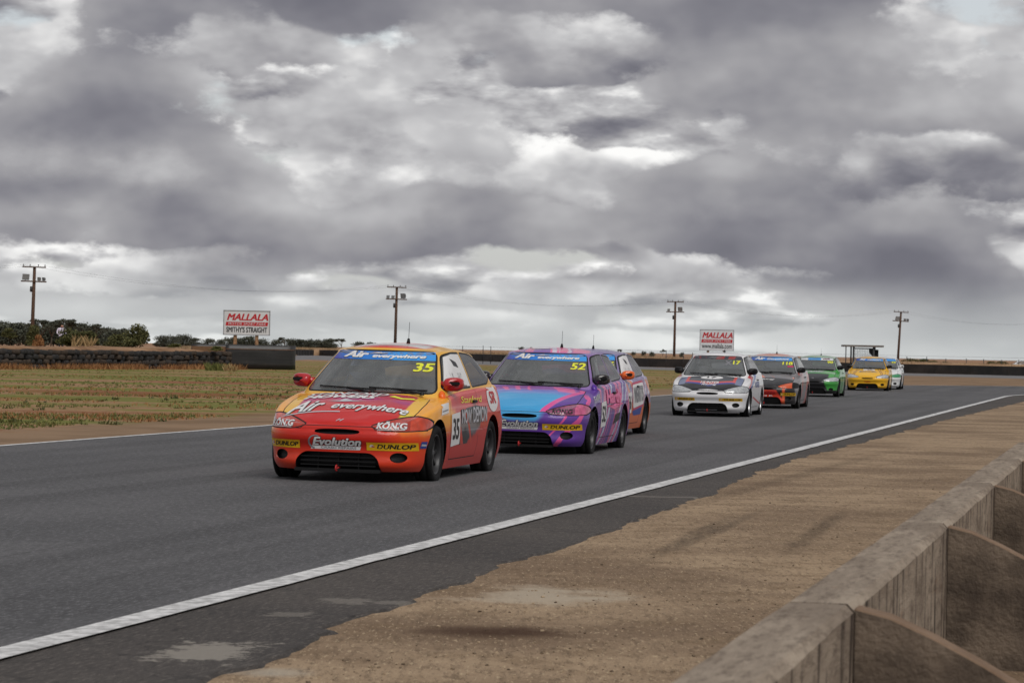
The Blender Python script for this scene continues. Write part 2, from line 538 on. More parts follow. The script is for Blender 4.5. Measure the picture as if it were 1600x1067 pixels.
M_black = mat('black_trim', (.007, .007, .0075), .5, spec=.3)
M_gap = mat('panel_gap', (.006, .006, .006), .8)
M_rubber = mat('tyre_rubber', (.009, .009, .0095), .8, spec=.25, var=.35, scale=30, bump=.3, bscale=60)
M_rimdark = mat('dark_wheel', (.055, .055, .058), .4, .4)
M_rimpale = mat('pale_wheel', (.55, .55, .56), .3, .8)
M_disc = mat('brake_disc', (.12, .11, .1), .45, .9)
M_cage = mat('cage_tube', (.42, .43, .45), .4, .2)
M_seat = mat('seat_cloth', (.02, .02, .024), .85, var=.3, scale=40)
M_dash = mat('dash_plastic', (.035, .035, .038), .7)
M_suit = mat('race_suit', (.05, .07, .16), .85, var=.2, scale=15)
M_skin = mat('skin', (.45, .27, .20), .55)
M_lampclear = mat('lamp_clear', (.52, .54, .55), .12, .3, coat=.8, var=.25, scale=22)
def glass_mat(name, tint, film, hazecol, rough=.02):
    m = bpy.data.materials.new(name); m.use_nodes = True; t = m.node_tree
    for n in list(t.nodes): t.nodes.remove(n)
    o = t.nodes.new('ShaderNodeOutputMaterial')
    tr = t.nodes.new('ShaderNodeBsdfTransparent'); tr.inputs[0].default_value = (*tint, 1)
    df = t.nodes.new('ShaderNodeBsdfDiffuse'); df.inputs[0].default_value = (*hazecol, 1)  # grey diffuse share: dust, plus reflected sky put into the colour
    gl = t.nodes.new('ShaderNodeBsdfGlossy'); gl.inputs['Roughness'].default_value = rough
    fr = t.nodes.new('ShaderNodeFresnel'); fr.inputs[0].default_value = 1.52
    tcx = t.nodes.new('ShaderNodeTexCoord').outputs['Object']
    dn = smooth(t, noise_n(t, tcx, 5, 6, .65), .3, .75, film * .88, film * 1.12)
    a = t.nodes.new('ShaderNodeMixShader'); t.links.new(dn, a.inputs[0]); t.links.new(tr.outputs[0], a.inputs[1]); t.links.new(df.outputs[0], a.inputs[2])
    b = t.nodes.new('ShaderNodeMixShader'); t.links.new(fr.outputs[0], b.inputs[0]); t.links.new(a.outputs[0], b.inputs[1]); t.links.new(gl.outputs[0], b.inputs[2])
    t.links.new(b.outputs[0], o.inputs[0]); MATS[name] = m
    return m
M_glass = glass_mat('window_glass', (.80, .83, .83), .19, (.58, .62, .625))

CAR = {}          # template meshes
def car_meshes():
    bm = build_lower(); lay = bm.faces.layers.int.new('reg')
    front = lambda f: f.calc_center_median().y < Y_(.62) and f.normal.y < -.08
    upf = lambda f: f.calc_center_median().y < Y_(1.2) and f.normal.z > .12
    # wheel arches
    for sg in (1, -1):
        sd_ = lambda f: f.calc_center_median().x * sg > .45
        for c in (ARCH_F, ARCH_R):
            knife(bm, lay, arch_poly(c, .345), 'side', 20, sd_)
    bmesh.ops.delete(bm, geom=[f for f in bm.faces if f[lay] == 20], context='FACES')
    # hood with its shut line, then front details
    hood = [(-.655, Y_(1.0)), (.655, Y_(1.0)), (.67, Y_(.8)), (.665, Y_(.5)), (.64, Y_(.30)), (.56, Y_(.17)), (.40, Y_(.10)), (.36, Y_(-.05)),
            (-.36, Y_(-.05)), (-.40, Y_(.10)), (-.56, Y_(.17)), (-.64, Y_(.30)), (-.665, Y_(.5)), (-.67, Y_(.8))]
    okh = lambda f: f[lay] in (0, 9, 1) and upf(f) and f.calc_center_median().z > .548
    knife(bm, lay, offset_poly(hood, .006), 'top', 9, okh)
    knife(bm, lay, offset_poly(hood, -.004), 'top', 1, okh)
    bump = [(-.95, .02), (.95, .02), (.95, .517), (.37, .517), (.34, .548), (-.34, .548), (-.37, .517), (-.95, .517)]
    okb = lambda f: f.calc_center_median().y < Y_(.46)
    knife(bm, lay, offset_poly(bump, .004), 'front', 9, okb)
    knife(bm, lay, offset_poly(bump, -.003), 'front', 2, okb)
    for pl in (HEADL, mirx(HEADL)):
        knife(bm, lay, offset_poly(pl, .011), 'front', 4, front)
        knife(bm, lay, pl, 'front', 3, front)
        # amber corner of the lamp
        sx = 1 if pl is HEADL else -1
        ind = [(sx * .665, .50), (sx * .84, .50), (sx * .84, .68), (sx * .655, .68)]
        okl = lambda f: front(f) and f[lay] == 3
        knife(bm, lay, ind, 'front', 13, okl)
    slot = ell(0, .497, .222, .026, 26, 2.6)
    knife(bm, lay, slot, 'front', 5, front)
    intake = round_poly([(-.42, .135), (.42, .135), (.405, .235), (.33, .302), (-.33, .302), (-.405, .235)], [.01, .01, .04, .05, .05, .04], 4)
    knife(bm, lay, intake, 'front', 6, front)
    for sx in (-1, 1):
        knife(bm, lay, ell(sx * .575, .262, .072, .048, 18), 'front', 7, front)
    # doors with shut lines
    door = [(Y_(1.30), .215), (Y_(2.44), .215), (Y_(2.50), .35), (Y_(2.50), .99), (Y_(1.29), .99), (Y_(1.25), .60)]
    for sg in (1, -1):
        okd = lambda f: f.calc_center_median().x * sg > .45 and f[lay] in (0, 9)
        knife(bm, lay, offset_poly(door, .0055), 'side', 9, okd)
        okd2 = lambda f: f.calc_center_median().x * sg > .45 and f[lay] == 9
        knife(bm, lay, offset_poly(door, -.0045), 'side', 8, okd2)
        sill = [(Y_(1.2), .10), (Y_(2.82), .10), (Y_(2.82), .20), (Y_(1.2), .20)]
        knife(bm, lay, sill, 'side', 12, lambda f: f.calc_center_median().x * sg > .45 and f[lay] == 0)
        tail = [(.52, .66), (.80, .66), (.80, .84), (.55, .84)]
        tail = [(sg * a, b) for a, b in tail]
        knife(bm, lay, tail, 'front', 10, lambda f: f.calc_center_median().y > Y_(3.7) and f.normal.y > .1)
    bm.normal_update()
    nrm = {v: v.normal.copy() for v in bm.verts}
    CAR['bvh'] = BVHTree.FromBMesh(bm)
    CAR['body'] = extract(bm, lay, (0, 9, 4), nrm, 'body', {9: 1, 4: 1})
    CAR['hood'] = extract(bm, lay, (1,), nrm, 'hood')
    CAR['front_bumper'] = extract(bm, lay, (2,), nrm, 'front_bumper')
    def halves(reg, name, midx=None):
        regs = reg if isinstance(reg, tuple) else (reg,)
        for sg in (1, -1):
            for f in bm.faces:
                if f[lay] in regs and f.calc_center_median().x * sg < 0: f[lay] += 100
            CAR[name + ('+' if sg > 0 else '-')] = extract(bm, lay, regs, nrm, name, midx)
            for f in bm.faces:
                if f[lay] >= 100: f[lay] -= 100
    halves(8, 'door'); halves(12, 'sill'); halves((3, 13), 'headlight', {13: 1}); halves(10, 'tail_light')
    for reg, nm, dp in ((5, 'grille_slot', .05), (6, 'air_intake', .10)):
        b = recess(bm, lay, reg, dp, (0, 1, 0)); me = bpy.data.meshes.new(nm); b.to_mesh(me); b.free(); CAR[nm] = me
    for sg in (1, -1):
        for f in bm.faces:
            if f[lay] == 7 and f.calc_center_median().x * sg < 0: f[lay] = 107
        b = recess(bm, lay, 7, .05, (0, 1, 0)); me = bpy.data.meshes.new('fog_lamp_hole'); b.to_mesh(me); b.free(); CAR['fog_lamp_hole' + ('+' if sg > 0 else '-')] = me
        for f in bm.faces:
            if f[lay] == 107: f[lay] = 7
    bm.free()
    # ---- cabin
    bm = build_cabin(); lay = bm.faces.layers.int.new('reg')
    ws = round_poly([(-.655, .868), (.655, .868), (.495, 1.262), (-.495, 1.262)], [.05, .05, .06, .06], 4)
    fr = lambda f: f.normal.y < -.12 and f.calc_center_median().y < Y_(2.0)
    knife(bm, lay, offset_poly(ws, .016), 'front', 1, fr); knife(bm, lay, ws, 'front', 2, fr)
    rw = round_poly([(-.60, .97), (.60, .97), (.47, 1.215), (-.47, 1.215)], .06, 4)
    rr = lambda f: f.normal.y > .12 and f.calc_center_median().y > Y_(3.0)
    knife(bm, lay, offset_poly(rw, .016), 'front', 1, rr); knife(bm, lay, rw, 'front', 5, rr)
    dw = round_poly([(Y_(1.385), .905), (Y_(2.46), .925), (Y_(2.44), 1.258), (Y_(2.10), 1.258), (Y_(1.86), 1.225)], [.03, .03, .02, .12, .08], 3)
    qw = round_poly([(Y_(2.54), .928), (Y_(3.28), .955), (Y_(3.46), 1.03), (Y_(3.18), 1.19), (Y_(2.90), 1.245), (Y_(2.52), 1.258)], [.03, .06, .06, .08, .1, .02], 3)
    for sg in (1, -1):
        sd_ = lambda f: f.calc_center_median().x * sg > .3 and abs(f.normal.x) > .25
        knife(bm, lay, offset_poly(dw, .017), 'side', 1, lambda f: sd_(f) and f[lay] == 0)
        knife(bm, lay, dw, 'side', 3, lambda f: sd_(f) and f[lay] == 1)
        knife(bm, lay, offset_poly(qw, .017), 'side', 1, lambda f: sd_(f) and f[lay] == 0)
        knife(bm, lay, qw, 'side', 4, lambda f: sd_(f) and f[lay] == 1)
    bm.normal_update()
    nrm = {v: v.normal.copy() for v in bm.verts}
    CAR['bvh_cab'] = BVHTree.FromBMesh(bm)
    # the roof panel is what lies above the rails
    CAR['cabin'] = extract(bm, lay, (0, 1), nrm, 'cabin_shell', {1: 1})
    CAR['windscreen'] = extract(bm, lay, (2,), nrm, 'windscreen')
    CAR['rear_window'] = extract(bm, lay, (5,), nrm, 'rear_window')
    def halves2(reg, name):
        for sg in (1, -1):
            for f in bm.faces:
                if f[lay] == reg and f.calc_center_median().x * sg < 0: f[lay] += 100
            CAR[name + ('+' if sg > 0 else '-')] = extract(bm, lay, (reg,), nrm, name)
            for f in bm.faces:
                if f[lay] >= 100: f[lay] -= 100
    halves2(3, 'door_window'); halves2(4, 'quarter_window')
    bm.free()
car_meshes()

def simple_mesh(name, fn, smooth_=False):
    b = bmesh.new(); fn(b); bmesh.ops.recalc_face_normals(b, faces=b.faces)
    me = bpy.data.meshes.new(name); b.to_mesh(me); b.free()
    if smooth_:
        for p in me.polygons: p.use_smooth = True
    return me
RX = Matrix.Rotation(R(90), 4, 'Y')      # lathe axis -> car's lateral X
TR, TW = .282, .19
def m_tyre(b):
    h = TW / 2
    add_lathe(b, [(.192, -h * .80), (.215, -h * .98), (.250, -h), (.270, -h * .93), (TR, -h * .72), (TR, -.045), (TR - .008, -.043), (TR - .008, -.033), (TR, -.031),
                  (TR, .031), (TR - .008, .033), (TR - .008, .043), (TR, .045), (TR, h * .72), (.270, h * .93), (.250, h), (.215, h * .98), (.192, h * .80), (.186, 0)], 36, RX, closed=True)
def m_rim(b):
    h = TW / 2
    add_lathe(b, [(.194, h * .84), (.186, h * .86), (.178, h * .70), (.172, h * .2), (.172, -h * .8), (.190, -h * .84)], 32, RX)
    add_lathe(b, [(.001, h * .55), (.045, h * .53), (.058, h * .40), (.058, h * .2)], 20, RX)
    for k in range(8):
        a = 2 * math.pi * k / 8
        M = RX @ Matrix.Rotation(a, 4, 'Z')
        pl = [(.045, -.020), (.175, -.013), (.175, .013), (.045, .020)]
        add_prism(b, pl, h * .24, h * .46, M)
def m_disc(b):
    add_lathe(b, [(.001, .012), (.125, .012), (.128, .0), (.125, -.012), (.001, -.012)], 24, RX)
    add_lathe(b, [(.05, -.01), (.05, -.06), (.001, -.06)], 12, RX)
    add_box(b, (0, .10, .04), (.05, .05, .10))
CAR['tyre'] = simple_mesh('tyre', m_tyre); CAR['rim'] = simple_mesh('rim', m_rim); CAR['disc'] = simple_mesh('wheel', m_disc)
def m_well(b):
    # liner of one wheel well (right side, centred on the axle)
    rings = []
    for xx in (.80, .50):
        rings.append([b.verts.new((xx, .352 * math.cos(R(a)), .352 * math.sin(R(a)))) for a in range(-2, 183, 8)])
    for k in range(len(rings[0]) - 1): b.faces.new((rings[0][k], rings[0][k + 1], rings[1][k + 1], rings[1][k]))
    b.faces.new(rings[1])
def m_well_trim(b):
    m_well(b)
    for v in b.verts:
        if v.co.x > .7: v.co.x = .745 if abs(v.co.y) < .24 else .685
CAR['well'] = simple_mesh('wheel_well', m_well_trim, True)
def m_floor(b):
    add_box(b, (0, Y_(2.0), .16), (1.0, 3.3, .04))
    add_box(b, (0, Y_(2.0), .17), (1.40, 1.5, .05))
    add_box(b, (0, Y_(.85), .45), (.95, .10, .50)); add_box(b, (0, Y_(.34), .34), (1.0, .04, .36))
    add_box(b, (0, Y_(1.25), .5), (1.42, .04, .62)); add_box(b, (0, Y_(3.75), .45), (1.0, .06, .5))
CAR['floor'] = simple_mesh('floor_pan', m_floor)
def m_dash(b):
    add_prism(b, [(Y_(1.10), .80), (Y_(1.45), .83), (Y_(1.52), .78), (Y_(1.50), .62), (Y_(1.30), .58)], -.68, .68, Matrix(((0, 0, 1, 0), (1, 0, 0, 0), (0, 1, 0, 0), (0, 0, 0, 1))))
CAR['dash'] = simple_mesh('dashboard', m_dash)
def m_cagef(b):
    r = .021
    for sx in (-1, 1):
        add_tube(b, [(sx * .62, Y_(2.42), .2), (sx * .62, Y_(2.42), .86), (sx * .49, Y_(2.40), 1.24), (sx * .40, Y_(2.40), 1.275)], r, 8)
        add_tube(b, [(sx * .64, Y_(1.42), .2), (sx * .63, Y_(1.40), .84), (sx * .515, Y_(1.86), 1.20), (sx * .47, Y_(2.05), 1.265), (sx * .46, Y_(2.40), 1.27)], r, 8)
        add_tube(b, [(sx * .46, Y_(2.42), 1.25), (sx * .52, Y_(3.45), .70)], r, 8)
        add_tube(b, [(sx * .63, Y_(1.42), .42), (sx * .62, Y_(2.42), .62)], r, 8)
    add_tube(b, [(-.40, Y_(2.40), 1.275), (.40, Y_(2.40), 1.275)], r, 8)
    add_tube(b, [(-.49, Y_(1.95), 1.235), (.49, Y_(1.95), 1.235)], r, 8)
    add_tube(b, [(-.50, Y_(2.41), 1.22), (.62, Y_(2.43), .30)], r, 8)
    add_tube(b, [(-.62, Y_(2.43), .80), (.62, Y_(2.43), .80)], r, 8)
CAR['cage'] = simple_mesh('roll_cage', m_cagef)
def m_seatf(b):
    x0 = -.36
    add_prism(b, [(Y_(1.95), .30), (Y_(2.40), .24), (Y_(2.42), .36), (Y_(1.95), .40)], x0 - .24, x0 + .24, Matrix(((0, 0, 1, 0), (1, 0, 0, 0), (0, 1, 0, 0), (0, 0, 0, 1))))
    add_prism(b, [(x0 - .25, .34), (x0 + .25, .34), (x0 + .27, .80), (x0 + .17, .92), (x0 + .13, 1.14), (x0 - .13, 1.14), (x0 - .17, .92), (x0 - .27, .80)], 0, .07,
              Matrix.Translation((0, Y_(2.34), 0)) @ Matrix(((1, 0, 0, 0), (0, .28, 1, -.15), (0, 1, 0, 0), (0, 0, 0, 1))))
CAR['seat'] = simple_mesh('racing_seat', m_seatf)
def m_steer(b):
    M = Matrix.Translation((-.36, Y_(1.66), .80)) @ Matrix.Rotation(R(-65), 4, 'X')
    prof = [(.165 + .014 * math.cos(2 * math.pi * k / 6), .014 * math.sin(2 * math.pi * k / 6)) for k in range(6)]
    add_lathe(b, prof, 24, M, closed=True)
    for a in (90, 210, 330):
        v = Vector((math.cos(R(a)), math.sin(R(a)), 0))
        add_tube(b, [M @ Vector((0, 0, -.02)), M @ (v * .165)], .012, 6)
    add_tube(b, [M @ Vector((0, 0, -.01)), (-.36, Y_(1.40), .70)], .02, 6)
CAR['steer'] = simple_mesh('steering_wheel', m_steer)
def m_mirror(b):
    # shell of the right-hand (image side) door mirror
    n, m_ = 18, 9
    rings = []
    for j in range(m_ + 1):
        t = j / m_; a = t * math.pi
        ring = []
        for k in range(n):
            q = 2 * math.pi * k / n
            cx, cz = math.cos(q), math.sin(q)
            rr = math.sin(a) ** .38 if 0 < t < 1 else 0.001
            xx = .772 + .098 * rr * math.copysign(abs(cx) ** .55, cx) + .012
            zz = .955 + .070 * rr * math.copysign(abs(cz) ** .6, cz) * (1.0 if cx < .2 else .92) + .006 * cx
            yy = Y_(1.47) + (-.085 * math.cos(a) if math.cos(a) > 0 else -.035 * math.cos(a)) + .025 * cx
            ring.append(b.verts.new((xx, yy, zz)))
        rings.append(ring)
    for r0, r1 in zip(rings, rings[1:]):
        for k in range(n): b.faces.new((r0[k], r0[(k + 1) % n], r1[(k + 1) % n], r1[k]))
    add_prism(b, [(.66, .90), (.79, .915), (.79, .955), (.66, .985)], -.03, .03, Matrix.Translation((0, Y_(1.46), 0)) @ Matrix(((1, 0, 0, 0), (0, 0, 1, 0), (0, 1, 0, 0), (0, 0, 0, 1))))
CAR['mirror'] = simple_mesh('door_mirror', m_mirror, True)
def m_mirslot(b):
    add_box(b, (.797, Y_(1.47) - .080, .965), (.13, .036, .036))
    bmesh.ops.bevel(b, geom=b.edges[:], offset=.008, segments=2, affect='EDGES')
CAR['mirslot'] = simple_mesh('mirror_vent', m_mirslot)
def m_mirglass(b): add_box(b, (.78, Y_(1.47) + .034, .955), (.15, .006, .10))
def m_handle(b):
    add_box(b, (.808, Y_(2.33), .775), (.03, .17, .030)); bmesh.ops.bevel(b, geom=b.edges[:], offset=.008, segments=2, affect='EDGES')
CAR['handle'] = simple_mesh('door_handle', m_handle)
CAR['mirglass'] = simple_mesh('mirror_glass', m_mirglass)
def m_pillar(b):
    bmesh.ops.create_icosphere(b, subdivisions=2, radius=1.0)
    for v in b.verts: v.co = Vector((.722 + .036 * v.co.x - .015 * v.co.z, Y_(1.25) + .05 * v.co.y + .02 * v.co.z, .838 + .055 * v.co.z))
CAR['pillar'] = simple_mesh('pillar_base_trim', m_pillar, True)
def conform(bvh, pts2, proj, off):
    out = []
    for k_, (a, b_) in enumerate(pts2):
        o, d = {'front': (Vector((a, -6, b_)), Vector((0, 1, 0))), 'side+': (Vector((4, a, b_)), Vector((-1, 0, 0))), 'side-': (Vector((-4, a, b_)), Vector((1, 0, 0))), 'top': (Vector((a, b_, 5)), Vector((0, 0, -1)))}[proj]
        h, n, i, ds = bvh.ray_cast(o, d)
        if h is None: out.append(None); continue
        if n.dot(d) > 0: n = -n
        out.append(h + n * (off[k_] if isinstance(off, list) else off))
    return out
def m_wipers(b):
    for x0, x1, zt in ((-.50, .10, .872), (.02, .58, .874)):
        pts = [(x0 + (x1 - x0) * k / 6, .893 - .018 * (k / 6)) for k in range(7)]
        p3 = [p for p in conform(CAR['bvh_cab'], pts, 'front', .018) if p is not None]
        add_tube(b, p3, .009, 6)
        piv = p3[3]
        add_tube(b, [piv, piv + Vector((.16, -.02, -.022)), piv + Vector((.26, -.01, -.045))], .011, 6)
        add_lathe(b, [(.001, .025), (.02, .02), (.024, -.01)], 10, Matrix.Translation(piv + Vector((.26, -.01, -.045))))
CAR['wiper'] = simple_mesh('windscreen_wiper', m_wipers)
def m_slats(b):
    for zz in (.175, .215, .255):
        add_box(b, (0, Y_(.085), zz), (.74, .018, .012))
    for xx in (-.2, 0, .2): add_box(b, (xx, Y_(.10), .215), (.012, .012, .15))
CAR['slats'] = simple_mesh('intake_mesh', m_slats)
def m_lip(b):
    pts = [(k * .07, 0) for k in range(-6, 7)]
    for k in range(12):
        x0 = -.42 + .07 * k; x1 = x0 + .07
        add_box(b, ((x0 + x1) / 2, Y_(.075 + .05 * ((x0 + x1) / 2) ** 2), .128), (.071, .07, .03))
CAR['lip'] = simple_mesh('splitter_lip', m_lip)
def m_hook(b):
    add_tube(b, [(.0, Y_(.16), .15), (.0, Y_(.055), .15)], .012, 6)
    prof = [(.026 + .008 * math.cos(2 * math.pi * k / 6), .008 * math.sin(2 * math.pi * k / 6)) for k in range(6)]
    add_lathe(b, prof, 14, Matrix.Translation((0, Y_(.03), .15)) @ Matrix.Rotation(R(90), 4, 'Y'), closed=True)
CAR['hook'] = simple_mesh('tow_hook', m_hook)
def m_ant(b):
    add_tube(b, [(0.08, Y_(2.35), 1.35), (0.08, Y_(2.36), 1.40)], [.022, .012], 8)
    add_tube(b, [(0.08, Y_(2.36), 1.39), (0.08, Y_(2.38), 1.57)], .0025, 5)
CAR['antenna'] = simple_mesh('roof_antenna', m_ant)
def m_bulb(b):
    add_lathe(b, [(.001, .03), (.03, .026), (.046, .01), (.05, -.01), (.046, -.02)], 16, Matrix.Translation((.575, Y_(.095), .262)) @ Matrix.Rotation(R(90), 4, 'X'))
CAR['fog'] = simple_mesh('fog_lamp_blank', m_bulb, True)

# driver: one skinned body, helmet and visor
def skin_body(name, verts, edges, radii, root, sub=1):
    me = bpy.data.meshes.new(name); me.from_pydata(verts, edges, [])
    o = bpy.data.objects.new(name + '_tmp', me); col.objects.link(o)
    md = o.modifiers.new('skin', 'SKIN'); md.use_smooth_shade = True
    s2 = o.modifiers.new('sub', 'SUBSURF'); s2.levels = sub; s2.render_levels = sub
    for i, v in enumerate(me.skin_vertices[0].data):
        r = radii[i]; v.radius = r if isinstance(r, tuple) else (r, r); v.use_root = (i == root)
    dg = bpy.context.evaluated_depsgraph_get()
    res = bpy.data.meshes.new_from_object(o.evaluated_get(dg)); res.name = name
    for p in res.polygons: p.use_smooth = True
    bpy.data.objects.remove(o); bpy.data.meshes.remove(me)
    return res
DX = -.36
dv = [(0, Y_(2.28), .40), (0, Y_(2.30), .56), (0, Y_(2.31), .76), (0, Y_(2.28), .88), (0, Y_(2.26), .97)]
de = [(0, 1), (1, 2), (2, 3), (3, 4)]; dr = [(.16, .12), (.15, .11), (.17, .12), (.09, .08), (.06, .06)]
for sx in (-1, 1):
    i = len(dv)
    dv += [(sx * .18, Y_(2.27), .83), (sx * .25, Y_(2.06), .64), (sx * .17, Y_(1.74), .78), (sx * .15, Y_(1.66), .81)]
    de += [(2, i), (i, i + 1), (i + 1, i + 2), (i + 2, i + 3)]; dr += [.075, .055, .042, .045]
    i = len(dv)
    dv += [(sx * .11, Y_(2.14), .38), (sx * .14, Y_(1.74), .52), (sx * .12, Y_(1.42), .28)]
    de += [(0, i), (i, i + 1), (i + 1, i + 2)]; dr += [.09, .07, .05]
CAR['driver'] = skin_body('person', [(a + DX, b, c) for a, b, c in dv], de, dr, 0, 1)
def m_helm(b):
    bmesh.ops.create_icosphere(b, subdivisions=3, radius=.135)
    for v in b.verts:
        c = v.co; c.z *= 1.0 if c.z > 0 else 1.12; c.y *= 1.12
        if c.z < -.06: c.x *= .86
        if c.y < 0 and c.z < -.02: c.y -= .018
    bmesh.ops.translate(b, vec=(DX, Y_(2.235), 1.075), verts=b.verts)
CAR['helmet'] = simple_mesh('helmet', m_helm, True)
def m_visor(b):
    n = 12; rows = []
    for z, rr in ((1.045, 1.025), (1.075, 1.035), (1.11, 1.02)):
        rows.append([b.verts.new((DX + .137 * rr * math.sin(R(a)), Y_(2.235) - .154 * rr * math.cos(R(a)) - (.010 if z < 1.06 else 0), z)) for a in [-72 + 144 * k / n for k in range(n + 1)]])
    for r0, r1 in zip(rows, rows[1:]):
        for k in range(n): b.faces.new((r0[k], r0[k + 1], r1[k + 1], r1[k]))
CAR['visor'] = simple_mesh('visor', m_visor, True)

def slot_mats(o, ms):
    """per-object materials on shared mesh data"""
    me = o.data
    while len(me.materials) < len(ms): me.materials.append(None)
    for i, m in enumerate(ms):
        o.material_slots[i].link = 'OBJECT'; o.material_slots[i].material = m
def part(name, key, ms, parent):
    o = bpy.data.objects.new(name, CAR[key]); col.objects.link(o); o.parent = parent
    slot_mats(o, ms if isinstance(ms, (list, tuple)) else [ms])
    return o
def make_car(name, label, paint_m, loc, yaw, lamp=None, amber=None, mirror=None, rim=None, roofm=None, hoodm=None, bumpm=None, doorm=None,
             antenna=True, fog=False, group='race cars running in line on the track', helmet=(.55, .6, .7), driver_label=None, cat='race car', roll=0.0, trim=None):
    t = empty(name, loc, yaw); t.rotation_euler[1] = roll
    tag(t, label, cat, group)
    lamp = lamp or M_lampclear; amber = amber or lamp; mirror = mirror or M_black; rim = rim or M_rimdark
    body = part('body', 'body', [paint_m, M_gap], t)
    for sg in '+-': part('tail_light', 'tail_light' + sg, [mat('tail_red', (.25, .01, .01), .2, coat=.5)], body)
    for sg in '+-': part('sill', 'sill' + sg, [doorm or paint_m], body)
    cab = part('cabin_shell', 'cabin', [roofm or paint_m, M_black], t)
    part('hood', 'hood', [hoodm or paint_m], t)
    bp = part('front_bumper', 'front_bumper', [bumpm or paint_m], t)
    part('grille_slot', 'grille_slot', [M_black], bp); part('air_intake', 'air_intake', [M_black], bp)
    part('intake_mesh', 'slats', [M_black], bp); part('splitter_lip', 'lip', [M_black], bp)
    for sg, sx in (('+', 1), ('-', -1)):
        part('fog_lamp_hole', 'fog_lamp_hole' + sg, [M_black], bp)
        hl = part('headlight', 'headlight' + sg, [lamp, amber], t)
        if trim is not None and sx > 0:
            pt = part('pillar_base_trim', 'pillar', [trim], t); pt.scale.x = sx
        dd_ = part('door', 'door' + sg, [doorm or paint_m], t); hh_ = part('door_handle', 'handle', [M_black], dd_); hh_.scale.x = sx
        part('door_window', 'door_window' + sg, [M_glass], t); part('quarter_window', 'quarter_window' + sg, [M_glass], t)
        mr = part('door_mirror', 'mirror', [mirror], t); mr.scale.x = sx
        part('mirror_vent', 'mirslot', [M_black], mr); part('mirror_glass', 'mirglass', [mat('mirror_glass', (.6, .62, .64), .05, 1.0)], mr)
        for ax, nm in ((.80, 'f'), (3.20, 'r')):
            wl = part('wheel_well', 'well', [M_gap], body); wl.location = (0, Y_(ax), .272); wl.scale.x = sx
            wh = part('wheel', 'disc', [M_disc], t); wh.location = (sx * .705, Y_(ax), TR); wh.rotation_euler = (random.uniform(0, 3), 0, 0 if sx > 0 else math.pi)
            part('tyre', 'tyre', [M_rubber], wh); part('rim', 'rim', [rim], wh)
    part('windscreen', 'windscreen', [M_glass], t); part('rear_window', 'rear_window', [M_glass], t)
    part('windscreen_wiper', 'wiper', [M_black], t)
    part('floor_pan', 'floor', [M_gap], t); part('dashboard', 'dash', [M_dash], t)
    part('roll_cage', 'cage', [M_cage], t); part('racing_seat', 'seat', [M_seat], t); part('steering_wheel', 'steer', [M_black], t)
    part('tow_hook', 'hook', [mat('tow_red', (.45, .02, .02), .5)], t)
    if antenna: part('roof_antenna', 'antenna', [M_black], t)
    if driver_label:
        d = bpy.data.objects.new('person', CAR['driver']); col.objects.link(d); d.matrix_world = Matrix.Translation(loc) @ Matrix.Rotation(yaw, 4, 'Z')
        slot_mats(d, [M_suit]); tag(d, driver_label, 'person', 'drivers seated in the race cars')
        h = part('helmet', 'helmet', [mat('helmet_%d%d%d' % tuple(int(k * 99) for k in helmet), helmet, .25, coat=.5)], d)
        part('visor', 'visor', [M_black], h)
    return t

# ------------------------------------------------------------------ lettering and stickers that follow the skin
TXT = {}
def text_mesh(body, bold=0.0, shear=0.0, spacing=1.0):
    key = (body, bold, shear, spacing)
    if key in TXT: return TXT[key]
    cu = bpy.data.curves.new('lettering', 'FONT'); cu.body = body; cu.size = 1.0; cu.shear = shear; cu.space_character = spacing
    cu.resolution_u = 3; cu.align_x = 'LEFT'; cu.fill_mode = 'FRONT'
    o = bpy.data.objects.new('lettering_tmp', cu); col.objects.link(o)
    dg = bpy.context.evaluated_depsgraph_get()
    me = bpy.data.meshes.new_from_object(o.evaluated_get(dg))
    vs_ = [(v.co.x, v.co.y) for v in me.vertices]; fs = [tuple(p.vertices) for p in me.polygons]
    bpy.data.objects.remove(o); bpy.data.curves.remove(cu); bpy.data.meshes.remove(me)
    vs_ = [(x, y, 0) for x, y in vs_]
    if bold > 0:          # heavier strokes: shifted copies, each a hair above the last
        base, bf = list(vs_), list(fs)
        for k, (ox, oy) in enumerate(((-1, -.6), (1, -.6), (1, .6), (-1, .6))):
            n0 = len(vs_); vs_ += [(x + ox * bold, y + oy * bold, k + 1) for x, y, _ in base]; fs += [tuple(i + n0 for i in f) for f in bf]
    a0, a1 = min(v[0] for v in vs_), max(v[0] for v in vs_); b0, b1 = min(v[1] for v in vs_), max(v[1] for v in vs_)
    TXT[key] = (vs_, fs, (a0, a1, b0, b1)); return TXT[key]
def flat_shape(body=None, poly=None, box=None, rot=0.0, bold=0.0, shear=0.0, spacing=1.0, slope=0.0):
    """2-D verts and faces: text fitted in box (a0,b0,a1,b1), or a polygon"""
    if body is not None:
        vs_, fs, (a0, a1, b0, b1) = text_mesh(body, bold, shear, spacing)
        A0, B0, A1, B1 = box
        vs_ = [(A0 + (x - a0) / (a1 - a0) * (A1 - A0), B0 + (y - b0) / (b1 - b0) * (B1 - B0), q) for x, y, q in vs_]
        if slope: vs_ = [(x, y + slope * (x - A0), q) for x, y, q in vs_]
    else:
        vs_ = [(x, y, 0) for x, y in poly]; fs = [tuple(range(len(poly)))]
    if rot:
        cx = sum(v[0] for v in vs_) / len(vs_); cy = sum(v[1] for v in vs_) / len(vs_)
        c, s = math.cos(rot), math.sin(rot)
        vs_ = [(cx + (x - cx) * c - (y - cy) * s, cy + (x - cx) * s + (y - cy) * c, q) for x, y, q in vs_]
    return vs_, fs
